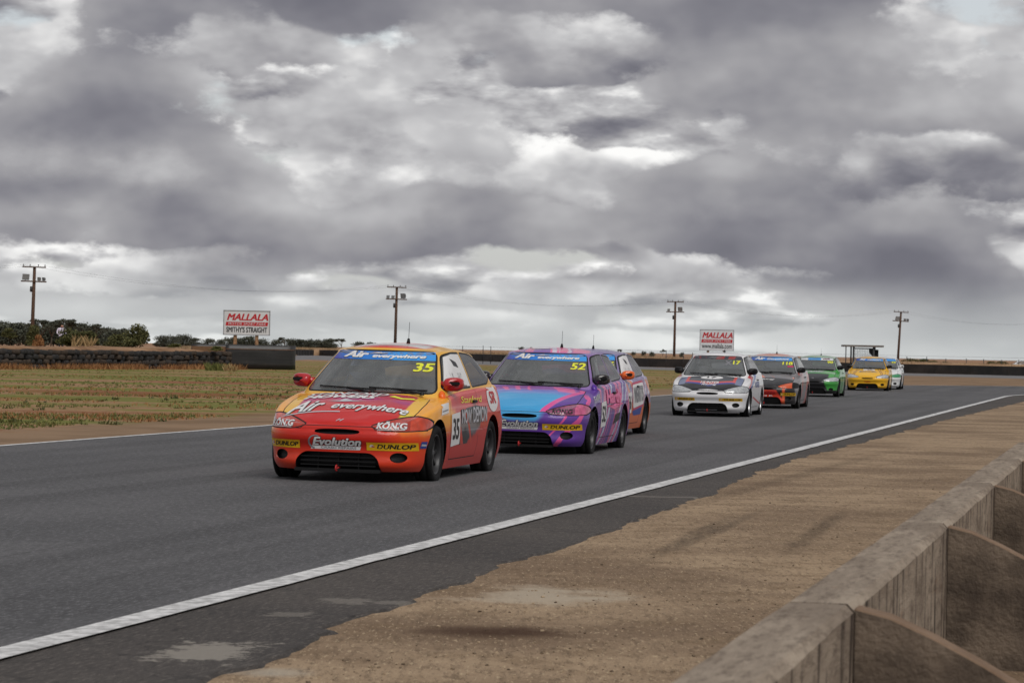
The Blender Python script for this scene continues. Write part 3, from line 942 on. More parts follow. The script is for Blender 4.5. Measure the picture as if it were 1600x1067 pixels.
def decal(parent, name, m, proj, off=.003, where='body', cell=.05, **kw):
    vs_, fs = flat_shape(**kw)
    b = bmesh.new(); bv = [b.verts.new((x, y, q)) for x, y, q in vs_]
    for f in fs:
        try: b.faces.new([bv[i] for i in f])
        except ValueError: pass
    bmesh.ops.triangulate(b, faces=b.faces)
    a0, a1 = min(v[0] for v in vs_), max(v[0] for v in vs_); b0, b1 = min(v[1] for v in vs_), max(v[1] for v in vs_)
    for i, (lo, hi) in enumerate(((a0, a1), (b0, b1))):
        k = lo + cell
        while k < hi - 1e-4:
            co = [0, 0, 0]; no = [0, 0, 0]; co[i] = k; no[i] = 1
            bmesh.ops.bisect_plane(b, geom=b.verts[:] + b.edges[:] + b.faces[:], dist=1e-5, plane_co=co, plane_no=no); k += cell
    pts = conform(CAR['bvh' if where == 'body' else 'bvh_cab'], [(v.co.x, v.co.y) for v in b.verts], proj, [off + .0002 * v.co.z for v in b.verts])
    bad = []
    for v, p in zip(list(b.verts), pts):
        if p is None: bad.append(v)
        else: v.co = p
    if bad: bmesh.ops.delete(b, geom=bad, context='VERTS')
    kill = [f for f in b.faces if max(e.calc_length() for e in f.edges) > .45]
    if kill: bmesh.ops.delete(b, geom=kill, context='FACES')
    while parent.parent is not None and parent.parent.parent is not None: parent = parent.parent     # thing > part > sub-part at most
    return bm_obj(name, b, m, parent, True)
def lettering(parent, m, proj, box, body, off=.005, outline_m=None, ow=.03, **kw):
    if outline_m is not None:
        o = decal(parent, 'lettering_outline', outline_m, proj, off - .0024, body=body, box=(box[0] - .004, box[1] - .004, box[2] + .004, box[3] + .004), **{**kw, 'bold': kw.get('bold', 0) + ow})
    return decal(parent, 'lettering', m, proj, off, body=body, box=box, **kw)

# ------------------------------------------------------------------ the eight race cars
W_ = mat('vinyl_white', (.74, .74, .74), .45); K_ = mat('vinyl_black', (.012, .012, .014), .45)
YEL = mat('vinyl_yellow', srgb(226, 178, 24), .45, var=.08, scale=12); NUM = mat('vinyl_lime', srgb(226, 228, 60), .45)
GREYV = mat('vinyl_grey', (.22, .22, .24), .45); REDV = mat('vinyl_red', srgb(190, 32, 34), .45); BLUV = mat('vinyl_blue', srgb(40, 70, 150), .45)
PINKV = mat('vinyl_pink', srgb(226, 110, 160), .45); MAGV = mat('vinyl_magenta', srgb(190, 50, 95), .45); ORGV = mat('vinyl_orange', srgb(225, 100, 30), .45)
SILV = mat('vinyl_silver', srgb(190, 190, 196), .4)
ABX = ('abs', 1.0)
BANNER = paint('banner_blue', srgb(66, 66, 160), [(srgb(40, 120, 205), [(('abs', -1.0), 0, 1.2, 1.06, .10, .25)]), (srgb(60, 150, 225), [(1, 0, 0.6, .80, .10, .2)])], .4, .2, 0)
def S(x0, s0, x1, s1): return (x0, Y_(s0), x1, Y_(s1))          # top view box
def rect(a0, b0, a1, b1): return [(a0, b0), (a1, b0), (a1, b1), (a0, b1)]
def banner(t, m, words=True, txt=None, z0=1.178):
    n = 9
    top = [(.498 - 2 * .498 * k / n, 1.262) for k in range(n + 1)]
    hb = .498 + (1.262 - z0) * .40
    b = decal(t, 'windscreen_banner', m, 'front', .003, 'cab', poly=[(-hb, z0), (hb, z0)] + top)
    if words:
        lettering(b, W_, 'front', (-.40, 1.193, -.135, 1.256), 'Air', .007, K_, .012, where='cab', bold=.045, shear=.35)
        lettering(b, W_, 'front', (-.09, 1.184, .44, 1.232), 'everywhere', .007, K_, .012, where='cab', bold=.045, shear=.2)
        decal(b, 'lettering', SILV, 'front', .006, 'cab', poly=[(-.12, 1.240), (-.02, 1.236), (.10, 1.252), (.0, 1.246), (-.04, 1.258), (-.06, 1.246)])
    if txt:
        for (x0, z0_, x1, z1, w_, m2) in txt: lettering(b, m2, 'front', (x0, z0_, x1, z1), w_, .007, where='cab', bold=.02)
    return b
def number(t, n, box=(.375, 1.068, .545, 1.152)):
    return decal(t, 'number_decal', NUM, 'front', .006, 'cab', body=n, box=box, bold=.03)
def dunlop(bp, x0, x1, z0, z1):
    st = decal(bp, 'tyre_brand_sticker', YEL, 'front', .003, poly=rect(x0, z0, x1, z1))
    w_ = x1 - x0; h = z1 - z0
    decal(st, 'emblem', W_, 'front', .005, poly=ell(x0 + w_ * .11, (z0 + z1) / 2, w_ * .045, h * .26, 12))
    decal(st, 'emblem', MAGV, 'front', .0065, poly=[(x0 + w_ * .10, z0 + h * .34), (x0 + w_ * .19, z0 + h * .5), (x0 + w_ * .10, z0 + h * .66), (x0 + w_ * .13, z0 + h * .5)])
    lettering(st, K_, 'front', (x0 + w_ * .22, z0 + h * .22, x0 + w_ * .96, z0 + h * .80), 'DUNLOP', .005, bold=.03, shear=.25)
def evolution(bp, cx=-.01):
    st = decal(bp, 'sponsor_plate', W_, 'front', .003, poly=[(cx - .25, .326), (cx + .235, .326), (cx + .245, .360), (cx - .235, .360)])
    lettering(st, GREYV, 'front', (cx - .15, .333, cx + .20, .354), 'CRASH REPAIRS', .005, bold=.01)
    lettering(st, W_, 'front', (cx - .23, .366, cx + .25, .440), 'Evolution', .007, K_, .05, bold=.035, shear=.3)
    sw = [(cx - .20 + .075 * math.cos(R(a)), .392 + .068 * math.sin(R(a))) for a in range(60, 261, 20)]
    sw2 = [(cx - .20 + .058 * math.cos(R(a)), .396 + .054 * math.sin(R(a))) for a in range(260, 59, -20)]
    decal(st, 'emblem', GREYV, 'front', .004, poly=sw + sw2)
def window_film(t, m):
    film = [(1.40, .912), (1.60, .915), (1.645, 1.04), (1.76, 1.095), (2.20, 1.10), (2.30, .93), (2.445, .93), (2.43, 1.25), (2.10, 1.25), (1.87, 1.218)]
    f = decal(t, 'window_film', m, 'side+', .004, 'cab', poly=[(Y_(a), b) for a, b in film])
    decal(f, 'film_vent', K_, 'side+', .006, 'cab', poly=[(Y_(1.98), 1.205), (Y_(2.02), 1.135), (Y_(2.20), 1.115), (Y_(2.17), 1.17)])
def door_board(t, n, s0=1.29, s1=1.66, z0=.34, z1=.66):
    st = decal(t, 'number_board', W_, 'side+', .004, poly=[(Y_(s0), z0), (Y_(s1), z0 + .02), (Y_(s1), z1 + .02), (Y_(s0), z1)])
    zm = (z0 + z1) / 2
    lettering(st, K_, 'side+', (Y_(s0 + .05), zm - .09, Y_(s1 - .05), zm + .12), n, .007, bold=.03)
def hmark(h, m=None, s0=.085):
    return decal(h, 'maker_emblem', m or SILV, 'top', .004, body='H', box=S(-.036, s0, .036, s0 + .042), bold=.02, shear=.5)
def kid(t, nm): return [c for c in t.children if c.name.split('.')[0] == nm]

CW = (srgb(200, 30, 28))
# ---- lead car, red and yellow
p35 = paint('paint_red_yellow', srgb(196, 36, 22), [
    (srgb(224, 74, 26), [(ABX, 0, 0, .56, .16, .25), (0, -1, 0, .95, .25, .3)]),                 # orange flanks of the nose
    (srgb(214, 60, 30), [(0, 0, -1, -.30, .10, .25), (0, -1, 0, .9, .2, 0)]),
    (srgb(240, 166, 52), [(ABX, -.1, 1.6, 1.70, .14, .45), (0, -1, 0, .55, .10, 0), (ABX, 0, 0, .50, .05, 0)]),
    (srgb(230, 174, 62), [(0, 0, 1, .905, .015, 0)]),                                             # pillars and rails
    (srgb(206, 50, 44), [(0, 1, 0, -.70, .08, .2), (0, 0, -1, -.90, .02, 0), (0, 0, 1, .70, .05, .2)]),  # reflection along the upper doors and quarters, put into the paint colour
])
p35h = paint('paint_red_hood', srgb(196, 30, 26), [
    (srgb(186, 44, 74), [(0, 1, 0, -1.45, .10, .35)]),
    (srgb(170, 40, 110), [(0, 1, 0, -1.36, .05, .5), (0, -1, 0, 1.22, .05, .4)]),
    (srgb(234, 182, 56), [(ABX, 0, 0, .545, .012, .05)]),
    (srgb(214, 196, 60), [(ABX, 0, 0, .55, .02, .1), (0, -1, 0, 1.62, .05, .3)])])
p35r = paint('paint_yellow_roof', srgb(232, 178, 70), [
    (srgb(205, 48, 48), [(('abs', -1), 0, 0, -.40, .03, .1), (0, 0, 1, 1.30, .008, 0)]),
    (srgb(215, 210, 208), [(('abs', -1), 0, 0, -.38, .03, .1), (0, 1, 0, -.10, .03, .15), (0, -1, 0, -.28, .03, .15), (0, 0, 1, 1.30, .008, 0)]),
    (srgb(150, 60, 70), [(('abs', -1), 0, 0, -.38, .03, .1), (0, 1, 0, .45, .03, .15), (0, -1, 0, -.7, .03, .15), (0, 0, 1, 1.30, .008, 0)])])
lamp35 = mat('lamp_red', srgb(176, 48, 24), .2, coat=.7, var=.2, scale=10); amb35 = mat('lamp_redamber', srgb(196, 62, 24), .15, coat=.8, var=.2, scale=8)
CAR_YAW = R(-12)
c35 = make_car('race_car', 'red and yellow hatchback race car leading the field, number 35 on its windscreen', p35, (-1.235, 27.1, 0), CAR_YAW, lamp=lamp35, amber=amb35,
               mirror=mat('mirror_red', srgb(176, 22, 30), .25, coat=.5), hoodm=p35h, roofm=p35r, helmet=srgb(90, 120, 190),
               driver_label='helmeted driver at the wheel of the leading red and yellow race car', trim=mat('trim_orange', srgb(236, 104, 16), .3), roll=R(.5))
bp, hd, cb, dr = kid(c35, 'front_bumper')[0], kid(c35, 'hood')[0], kid(c35, 'cabin_shell')[0], kid(c35, 'door')[0]
banner(kid(c35, 'windscreen')[0], BANNER); number(kid(c35, 'windscreen')[0], '35')
evolution(bp); dunlop(bp, .29, .725, .328, .405); dunlop(bp, -.735, -.37, .328, .405)
decal(bp, 'event_sticker', BLUV, 'side+', .004, poly=rect(Y_(.345), .35, Y_(.455), .415))
decal(bp, 'event_sticker', SILV, 'side+', .006, poly=[(Y_(.355), .375), (Y_(.445), .370), (Y_(.445), .388), (Y_(.36), .394)])
for h_, x0, x1 in ((kid(c35, 'headlight')[0], .375, .635), (kid(c35, 'headlight')[1], -.715, -.455)):
    lettering(h_, W_, 'front', (x0, .533, x1, .598), 'K\u00d6NIG', .006, GREYV, .02, bold=.035)
    decal(h_, 'lettering', W_, 'front', .006, poly=rect(x0 + .01, .522, x1 - .01, .527))
hmark(hd)
lettering(hd, W_, 'top', S(-.60, .30, -.26, .62), 'Air', .006, K_, .03, bold=.02, shear=.45)
lettering(hd, W_, 'top', S(-.17, .30, .585, .53), 'everywhere', .006, K_, .03, bold=.02, shear=.3)
decal(hd, 'lettering', SILV, 'top', .005, poly=[(-.27, Y_(.60)), (-.10, Y_(.57)), (.12, Y_(.63)), (-.02, Y_(.62)), (-.12, Y_(.70)), (-.15, Y_(.61))])
decal(hd, 'lettering', SILV, 'top', .005, poly=[(-.62, Y_(.265)), (-.05, Y_(.265)), (-.05, Y_(.285)), (-.60, Y_(.285))])
lettering(hd, W_, 'top', S(-.55, .715, .18, .84), 'MOWERS', .006, bold=.05, shear=.3)
lettering(hd, W_, 'top', S(-.55, .86, .26, .975), 'STANFORD', .006, GREYV, .02, bold=.02, shear=.3)
decal(hd, 'emblem', NUM, 'top', .005, poly=[(.28, Y_(.86)), (.42, Y_(.80)), (.56, Y_(.86)), (.52, Y_(.90)), (.42, Y_(.85)), (.32, Y_(.91))])
DARKG = paint('door_graphic', srgb(44, 42, 46), [(srgb(120, 118, 124), [(0, .1, 1, .46, .05, .3), (0, -.1, -1, -.62, .05, .3)]), (srgb(190, 50, 40), [(0, .35, -1, -.36, .05, .45)]), (srgb(200, 60, 40), [('wave', 1, .9, 0, 3.0, .60)])], .4, .3, .2)
g = decal(dr, 'door_graphic', DARKG, 'side+', .003, poly=[(Y_(1.66), .35), (Y_(2.2), .36), (Y_(2.86), .52), (Y_(2.92), .70), (Y_(2.4), .735), (Y_(1.70), .70)])
lettering(g, SILV, 'side+', (Y_(1.72), .56, Y_(2.16), .70), 'MOW', .006, K_, .02, bold=.03)
lettering(g, SILV, 'side+', (Y_(2.24), .56, Y_(2.88), .72), 'DEMON', .006, K_, .02, bold=.03)
lettering(dr, NUM, 'side+', (Y_(1.75), .765, Y_(2.7), .83), 'Stanford', .005, bold=.0, shear=.2)
door_board(dr, '35')
q = decal(kid(c35, 'body')[0], 'quarter_roundel', W_, 'side+', .004, poly=ell(Y_(3.22), .80, .25, .145, 22))
lettering(q, REDV, 'side+', (Y_(3.08), .74, Y_(3.36), .87), 'SR', .007, bold=.03)
decal(kid(c35, 'body')[0], 'fender_sticker', W_, 'side+', .004, poly=[(Y_(.86), .66), (Y_(1.16), .68), (Y_(1.20), .78), (Y_(.92), .76)])
decal(kid(c35, 'body')[0], 'fender_sticker', GREYV, 'side+', .006, poly=[(Y_(.90), .688), (Y_(1.14), .704), (Y_(1.15), .716), (Y_(.91), .700)])
window_film(kid(c35, 'door_window')[0], W_)

# ---- second car, blue and violet
VIO = srgb(96, 58, 150)
p52 = paint('paint_violet', VIO, [
    (srgb(70, 160, 215), [(('abs', -1), .0, .5, -.02, .05, .15), (0, -1, 0, 1.5, .1, 0), (0, 0, 1, .43, .03, .1)]),
    (srgb(214, 84, 150), [('wave', .55, -1.0, 1.0, 5.0, .57), (0, -1, 0, 1.2, .1, 0), (1, 0, 0, .32, .02, 0)]),
    (srgb(206, 96, 150), [('wave', .9, -.55, 0, 4.5, .50), (0, 1, 0, -.75, .05, .2)]),
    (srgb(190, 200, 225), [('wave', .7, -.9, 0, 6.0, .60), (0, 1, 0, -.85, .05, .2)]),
    (srgb(150, 110, 185), [(0, 0, 1, .905, .01, 0), (0, -1, 0, .6, .05, 0)])])
p52h = paint('paint_cyan_hood', srgb(60, 160, 215), [
    (srgb(120, 130, 205), [(0, 1, 0, -1.40, .10, .25)]),
    (srgb(150, 96, 170), [(0, 1, 0, -1.22, .05, .2)]),
    (srgb(222, 110, 165), [('wave', .25, 0, 1.0, 3.6, .50), (0, 1, 0, -1.26, .04, .1)]),
    (srgb(216, 80, 150), [(1, -.42, 0, 1.06, .006, .0), (-1, .42, 0, -1.14, .006, 0)]),
    (VIO, [(1, -.42, 0, 1.14, .01, 0)]), (VIO, [(-1, -.42, 0, 1.12, .01, 0)])])
p52r = paint('paint_pink_roof', srgb(138, 108, 170), [
    (srgb(226, 120, 160), [('wave', .15, 0, 1.0, 4.0, .47), (0, 0, 1, 1.285, .01, 0)]),
    (srgb(205, 195, 215), [('wave', .2, 0, 1.0, 6.5, .58), (0, 0, 1, 1.285, .01, 0)])])
lamp52 = mat('lamp_pink', srgb(140, 60, 100), .2, coat=.7, var=.35, scale=16); amb52 = mat('lamp_rose', srgb(196, 90, 130), .15, coat=.8, var=.25, scale=8)
c52 = make_car('race_car', 'blue and violet hatchback race car with pink stripes, number 52, just behind the leader', p52, (.50, 34.75, 0), R(-11.5), lamp=lamp52, amber=amb52,
               mirror=mat('mirror_black', (.02, .016, .018), .2, coat=.5), hoodm=p52h, roofm=p52r, helmet=srgb(180, 184, 190),
               driver_label='helmeted driver at the wheel of the blue and violet race car', trim=mat('trim_violet', srgb(84, 40, 150), .3), roll=R(.5))
bp, hd, dr = kid(c52, 'front_bumper')[0], kid(c52, 'hood')[0], kid(c52, 'door')[0]
banner(kid(c52, 'windscreen')[0], BANNER); number(kid(c52, 'windscreen')[0], '52')
evolution(bp); dunlop(bp, .29, .735, .328, .405); dunlop(bp, -.735, -.37, .328, .405)
for h_, x0, x1 in ((kid(c52, 'headlight')[0], .40, .635), (kid(c52, 'headlight')[1], -.70, -.455)):
    lettering(h_, K_, 'front', (x0, .533, x1, .595), 'K\u00d6NIG', .006, bold=.03)
g = decal(dr, 'door_graphic', PINKV, 'side+', .0035, poly=[(Y_(1.72), .60), (Y_(1.9), .60), (Y_(2.3), .56), (Y_(2.95), .62), (Y_(3.0), .64), (Y_(2.2), .585), (Y_(1.74), .62)])
lettering(g, PINKV, 'side+', (Y_(1.70), .59, Y_(2.95), .82), 'Hardy', .007, MAGV, .04, bold=.05, shear=.1)
decal(dr, 'door_graphic', K_, 'side+', .0035, poly=[(Y_(2.25), .36), (Y_(2.75), .42), (Y_(2.8), .52), (Y_(2.4), .49)])
door_board(dr, '52')
lettering(kid(c52, 'body')[0], SILV, 'side+', (Y_(.80), .665, Y_(1.20), .735), 'FABRI', .005, bold=.02, slope=.12)
decal(kid(c52, 'cabin_shell')[0], 'roof_roundel', W_, 'top', .004, 'cab', poly=ell(-.12, Y_(1.98), .14, .10, 18))

# ---- third car, tucked behind
p56 = paint('paint_violet_orange', srgb(128, 116, 160), [
    (srgb(228, 108, 36), [(0, 0, -1, -.50, .03, .35)]),
    (srgb(200, 196, 214), [('wave', .6, -.8, 0, 5.0, .58), (0, 0, 1, .5, .05, 0)]),
    (srgb(222, 128, 80), [('wave', .6, .8, 0, 3.0, .54), (0, 0, 1, .45, .05, 0), (0, 0, -1, -.88, .02, 0)])])
c56 = make_car('race_car', 'violet and orange hatchback race car with a white door panel, partly hidden behind car 52', p56, (1.13, 41.3, 0), R(-11.5),
               lamp=lamp52, mirror=mat('mirror_orange', srgb(226, 98, 26), .25, coat=.5), helmet=srgb(140, 140, 150),
               driver_label='helmeted driver of the violet and orange race car with orange mirrors', trim=mat('trim_orange', srgb(236, 104, 16), .3))
dr = kid(c56, 'door')[0]
banner(kid(c56, 'windscreen')[0], BANNER); number(kid(c56, 'windscreen')[0], '56'); dunlop(kid(c56, 'front_bumper')[0], .29, .735, .328, .405)
window_film(kid(c56, 'door_window')[0], W_)
ro = round_poly([(Y_(1.80), .44), (Y_(2.86), .50), (Y_(2.95), .84), (Y_(1.80), .80)], .09, 4)
pb = decal(dr, 'door_panel', MAGV, 'side+', .003, poly=offset_poly(ro, .035))
decal(pb, 'panel_face', W_, 'side+', .005, poly=ro)
lettering(pb, GREYV, 'side+', (Y_(1.90), .52, Y_(2.84), .76), 'WENTTS', .008, K_, .02, bold=.04, slope=.03)
decal(dr, 'door_graphic', BLUV, 'side+', .003, poly=[(Y_(1.75), .40), (Y_(2.7), .46), (Y_(2.6), .34), (Y_(1.9), .33)])
door_board(dr, '56', 1.30, 1.66, .36, .68)

# ---- white car with dark hood
p17 = paint('paint_white', srgb(226, 226, 228), [
    (srgb(196, 70, 72), [(0, -.32, 1, .985, .006, .02), (0, .32, -1, -1.075, .006, .02), (0, -1, 0, .2, .02, 0), (0, 1, 0, -1.36, .02, 0)]),
    (srgb(60, 92, 165), [(0, -.22, 1, .81, .006, .02), (0, .22, -1, -.90, .006, .02), (0, 1, 0, -1.40, .02, 0)]),
    (srgb(200, 60, 60), [(0, .1, 1, .33, .006, 0), (0, -.1, -1, -.37, .006, 0), (0, 1, 0, -.7, .02, 0)])], dirt=.06)
p17h = paint('paint_grey_hood', srgb(72, 76, 82), [
    (srgb(212, 70, 62), [(('abs', .48), -1, 0, 1.61, .008, 0)]),
    (srgb(52, 66, 150), [(('abs', .48), -1, 0, 1.71, .008, 0)]),
    (srgb(26, 28, 34), [(('abs', .48), -1, 0, 1.80, .008, 0)]),
    (srgb(212, 70, 62), [(ABX, 0, 0, .46, .008, 0), (('abs', -1), 0, 0, -.52, .008, 0), (0, 1, 0, -1.5, .01, 0)]),
    (srgb(110, 120, 150), [(ABX, 0, 0, .52, .008, 0), (0, 1, 0, -1.6, .02, 0)])], dirt=.06)
c17 = make_car('race_car', 'white hatchback race car with a dark hood and red and blue stripes, number 17', p17, (4.42, 56.5, 0), R(-11), hoodm=p17h, rim=M_rimpale, helmet=srgb(200, 200, 205), driver_label='helmeted driver at the wheel of the white race car with the dark hood')
bp, hd = kid(c17, 'front_bumper')[0], kid(c17, 'hood')[0]
dunlop(bp, .24, .70, .345, .405); dunlop(bp, -.70, -.26, .345, .405)
decal(bp, 'lettering', SILV, 'front', .0, poly=rect(-.25, .155, .2, .168))
rd = decal(hd, 'hood_roundel', W_, 'top', .004, poly=ell(0, Y_(.80), .235, .155, 24))
lettering(rd, K_, 'top', S(-.10, .73, .10, .88), '17', .007, bold=.03)
lettering(hd, W_, 'top', S(-.19, .33, .19, .47), 'HUNTER', .006, REDV, .04, bold=.03, shear=.2)
lettering(hd, W_, 'top', S(-.16, .22, .16, .32), 'Racing', .006, BLUV, .03, bold=.02, shear=.3)
banner(kid(c17, 'windscreen')[0], paint('banner_dark', srgb(64, 64, 72), [(srgb(150, 60, 60), [('wave', 0, 0, 1.0, 5.0, .52)])], .4, .1, 0), False, z0=1.205)
number(kid(c17, 'windscreen')[0], '17', (.36, 1.095, .50, 1.17))
lettering(kid(c17, 'windscreen')[0], GREYV, 'front', (.19, 1.075, .335, 1.17), 'X', .006, where='cab', bold=.02)
lettering(kid(c17, 'door')[0], BLUV, 'side+', (Y_(1.7), .62, Y_(2.6), .74), 'HUNTER', .005, bold=.02)

# ---- grey and orange car
p118 = paint('paint_grey_orange', srgb(128, 126, 128), [
    (srgb(40, 38, 40), [(0, -1, -.35, 1.53, .03, .3)]),
    (srgb(200, 60, 40), [(('abs', -1), 0, -.6, -.58, .02, .1), (0, -1, 0, 1.6, .05, 0), (0, 0, -1, -.47, .01, 0)]),
    (srgb(206, 90, 50), [(1, 0, .0, .44, .015, .0), (-1, 0, 0, -.50, .015, 0), (0, -1, 0, 1.6, .05, 0), (0, 0, -1, -.51, .01, 0)]),
    (srgb(196, 84, 70), [('wave', .7, -.8, 0, 4.2, .53), (0, 1, 0, -.8, .05, .2)]),
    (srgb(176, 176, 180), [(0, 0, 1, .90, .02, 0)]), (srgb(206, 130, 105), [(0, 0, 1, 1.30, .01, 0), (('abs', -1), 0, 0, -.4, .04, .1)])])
p118h = paint('paint_grey_hood_flame', srgb(126, 124, 126), [
    (srgb(36, 36, 38), [(0, -1, 0, 1.42, .02, .2)]), (srgb(230, 140, 110), [('wave', .5, 0, 1, 4.5, .54), (0, 1, 0, -1.42, .04, .1), (0, -1, 0, 1.18, .04, .1)])])
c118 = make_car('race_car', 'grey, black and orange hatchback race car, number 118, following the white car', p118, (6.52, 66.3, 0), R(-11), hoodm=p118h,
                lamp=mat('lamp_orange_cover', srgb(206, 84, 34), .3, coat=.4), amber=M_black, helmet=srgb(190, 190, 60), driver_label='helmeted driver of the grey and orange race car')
banner(kid(c118, 'windscreen')[0], BANNER); number(kid(c118, 'windscreen')[0], '118', (.31, 1.075, .545, 1.15))
decal(kid(c118, 'windscreen')[0], 'class_sticker', MAGV, 'front', .006, 'cab', poly=rect(.44, 1.02, .575, 1.055))
bp = kid(c118, 'front_bumper')[0]; dunlop(bp, .40, .74, .335, .405)
lettering(bp, W_, 'front', (-.12, .315, .22, .345), 'I N K', .005, bold=.03)
lettering(bp, REDV, 'front', (-.25, .365, .27, .44), 'TONER', .005, K_, .03, bold=.04, shear=.2)
lettering(kid(c118, 'hood')[0], W_, 'top', S(-.40, .34, .22, .46), 'cranking', .006, bold=.02, shear=.3)

# ---- green car with black nose
p_gr = paint('paint_green', srgb(60, 150, 62), [
    (srgb(26, 26, 29), [(('abs', -1), 0, -.35, -.54, .03, .1), (0, -1, 0, 1.5, .05, 0)]),
    (srgb(18, 18, 20), [(0, 0, -1, -.235, .02, 0), (0, -1, 0, 1.3, .05, 0)]),
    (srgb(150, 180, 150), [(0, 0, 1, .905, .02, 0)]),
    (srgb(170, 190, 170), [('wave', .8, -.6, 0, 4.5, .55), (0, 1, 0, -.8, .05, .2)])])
p_grh = paint('paint_green_hood', srgb(66, 156, 66), [
    (srgb(30, 31, 34), [(('abs', -1), 0, 0, -.47, .03, .12), (0, -1, 0, 1.42, .06, .05)]),
    (srgb(140, 180, 142), [(0, 1, 0, -1.32, .05, .1)])])
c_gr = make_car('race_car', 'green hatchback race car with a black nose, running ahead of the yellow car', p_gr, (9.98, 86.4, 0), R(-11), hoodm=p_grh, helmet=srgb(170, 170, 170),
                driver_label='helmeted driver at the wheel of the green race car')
banner(kid(c_gr, 'windscreen')[0], paint('banner_white', srgb(214, 218, 222), [(srgb(90, 150, 205), [(1, 0, 0, -.28, .01, 0), (-1, 0, 0, -.14, .01, 0)]), (srgb(120, 70, 70), [(1, 0, 0, .20, .01, 0), (-1, 0, 0, -.42, .01, 0), (0, 0, 1, 1.21, .004, 0), (0, 0, -1, -1.24, .004, 0)])], .4, .1, 0), False, z0=1.185)
number(kid(c_gr, 'windscreen')[0], '90', (.35, 1.085, .53, 1.16))
hmark(kid(c_gr, 'hood')[0], None, .12)
lettering(kid(c_gr, 'hood')[0], SILV, 'top', S(-.45, .74, .30, .90), 'MARK', .006, GREYV, .02, bold=.03, shear=.2)

# ---- yellow car
p_ye = paint('paint_yellow', srgb(232, 176, 34), [
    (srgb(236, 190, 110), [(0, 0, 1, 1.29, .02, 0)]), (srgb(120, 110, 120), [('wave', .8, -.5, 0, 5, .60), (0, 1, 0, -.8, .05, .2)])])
p_yeh = paint('paint_yellow_hood', srgb(232, 178, 40), [
    (srgb(96, 44, 50), [(1, .22, 0, .13, .006, 0), (-1, -.22, 0, -.155, .006, 0)]), (srgb(96, 44, 50), [(1, .22, 0, .20, .006, 0), (-1, -.22, 0, -.225, .006, 0)]),
    (srgb(96, 44, 50), [(-1, .22, 0, .13, .006, 0), (1, -.22, 0, -.155, .006, 0)]), (srgb(96, 44, 50), [(-1, .22, 0, .20, .006, 0), (1, -.22, 0, -.225, .006, 0)])])
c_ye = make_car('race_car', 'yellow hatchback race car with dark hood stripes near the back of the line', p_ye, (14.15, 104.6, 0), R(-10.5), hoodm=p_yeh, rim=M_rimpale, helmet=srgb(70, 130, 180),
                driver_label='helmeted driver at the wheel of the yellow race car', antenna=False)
banner(kid(c_ye, 'windscreen')[0], BANNER)
hd = kid(c_ye, 'hood')[0]
rd = decal(hd, 'hood_panel', W_, 'top', .004, poly=rect(-.20, Y_(.74), .24, Y_(.95)))
lettering(rd, GREYV, 'top', S(-.05, .78, .15, .91), '20', .008, bold=.03)
lettering(hd, GREYV, 'top', S(-.33, .46, .36, .62), 'EXCEL', .006, bold=.03)
lettering(kid(c_ye, 'front_bumper')[0], REDV, 'front', (-.12, .335, .12, .40), 'TAD', .005, bold=.03)

# ---- last car, white and green
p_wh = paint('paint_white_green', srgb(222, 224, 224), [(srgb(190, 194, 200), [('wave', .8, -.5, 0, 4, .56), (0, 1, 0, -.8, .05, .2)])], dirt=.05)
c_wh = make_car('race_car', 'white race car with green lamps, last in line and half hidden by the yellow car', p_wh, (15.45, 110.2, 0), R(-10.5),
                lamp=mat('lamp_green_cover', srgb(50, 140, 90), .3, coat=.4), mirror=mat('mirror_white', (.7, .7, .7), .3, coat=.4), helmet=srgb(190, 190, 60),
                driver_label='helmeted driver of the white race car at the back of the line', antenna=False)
number(kid(c_wh, 'windscreen')[0], '44', (.36, 1.085, .53, 1.16))
banner(kid(c_wh, 'windscreen')[0], BANNER, False)

# ------------------------------------------------------------------ ground, track, verges
TDIR = Vector((math.sin(R(13.0)), math.cos(R(13.0)), 0)); TPERP = Vector((TDIR.y, -TDIR.x, 0))   # along the track / to its right
def fit_line(p, q): return p, (q - p).normalized()
RL0, RL1 = ground(0, 1030), ground(1450, 652)          # right edge line
LL0, LL1 = ground(0, 698), ground(430, 665)            # left edge line
rdir = (RL1 - RL0).normalized(); ldir = (LL1 - LL0).normalized()
def sheet(name, left, right, z, m, kind='structure', parent=None):
    """strip between two polylines of equal length"""
    bm = bmesh.new()
    a = [bm.verts.new((p.x, p.y, z)) for p in left]; b = [bm.verts.new((p.x, p.y, z)) for p in right]
    for i in range(len(a) - 1): bm.faces.new((a[i], b[i], b[i + 1], a[i + 1]))
    bmesh.ops.recalc_face_normals(bm, faces=bm.faces)
    for f in bm.faces:
        if f.normal.z < 0: f.normal_flip()
    o = bm_obj(name, bm, m, parent)
    if kind and parent is None: o['kind'] = kind
    return o
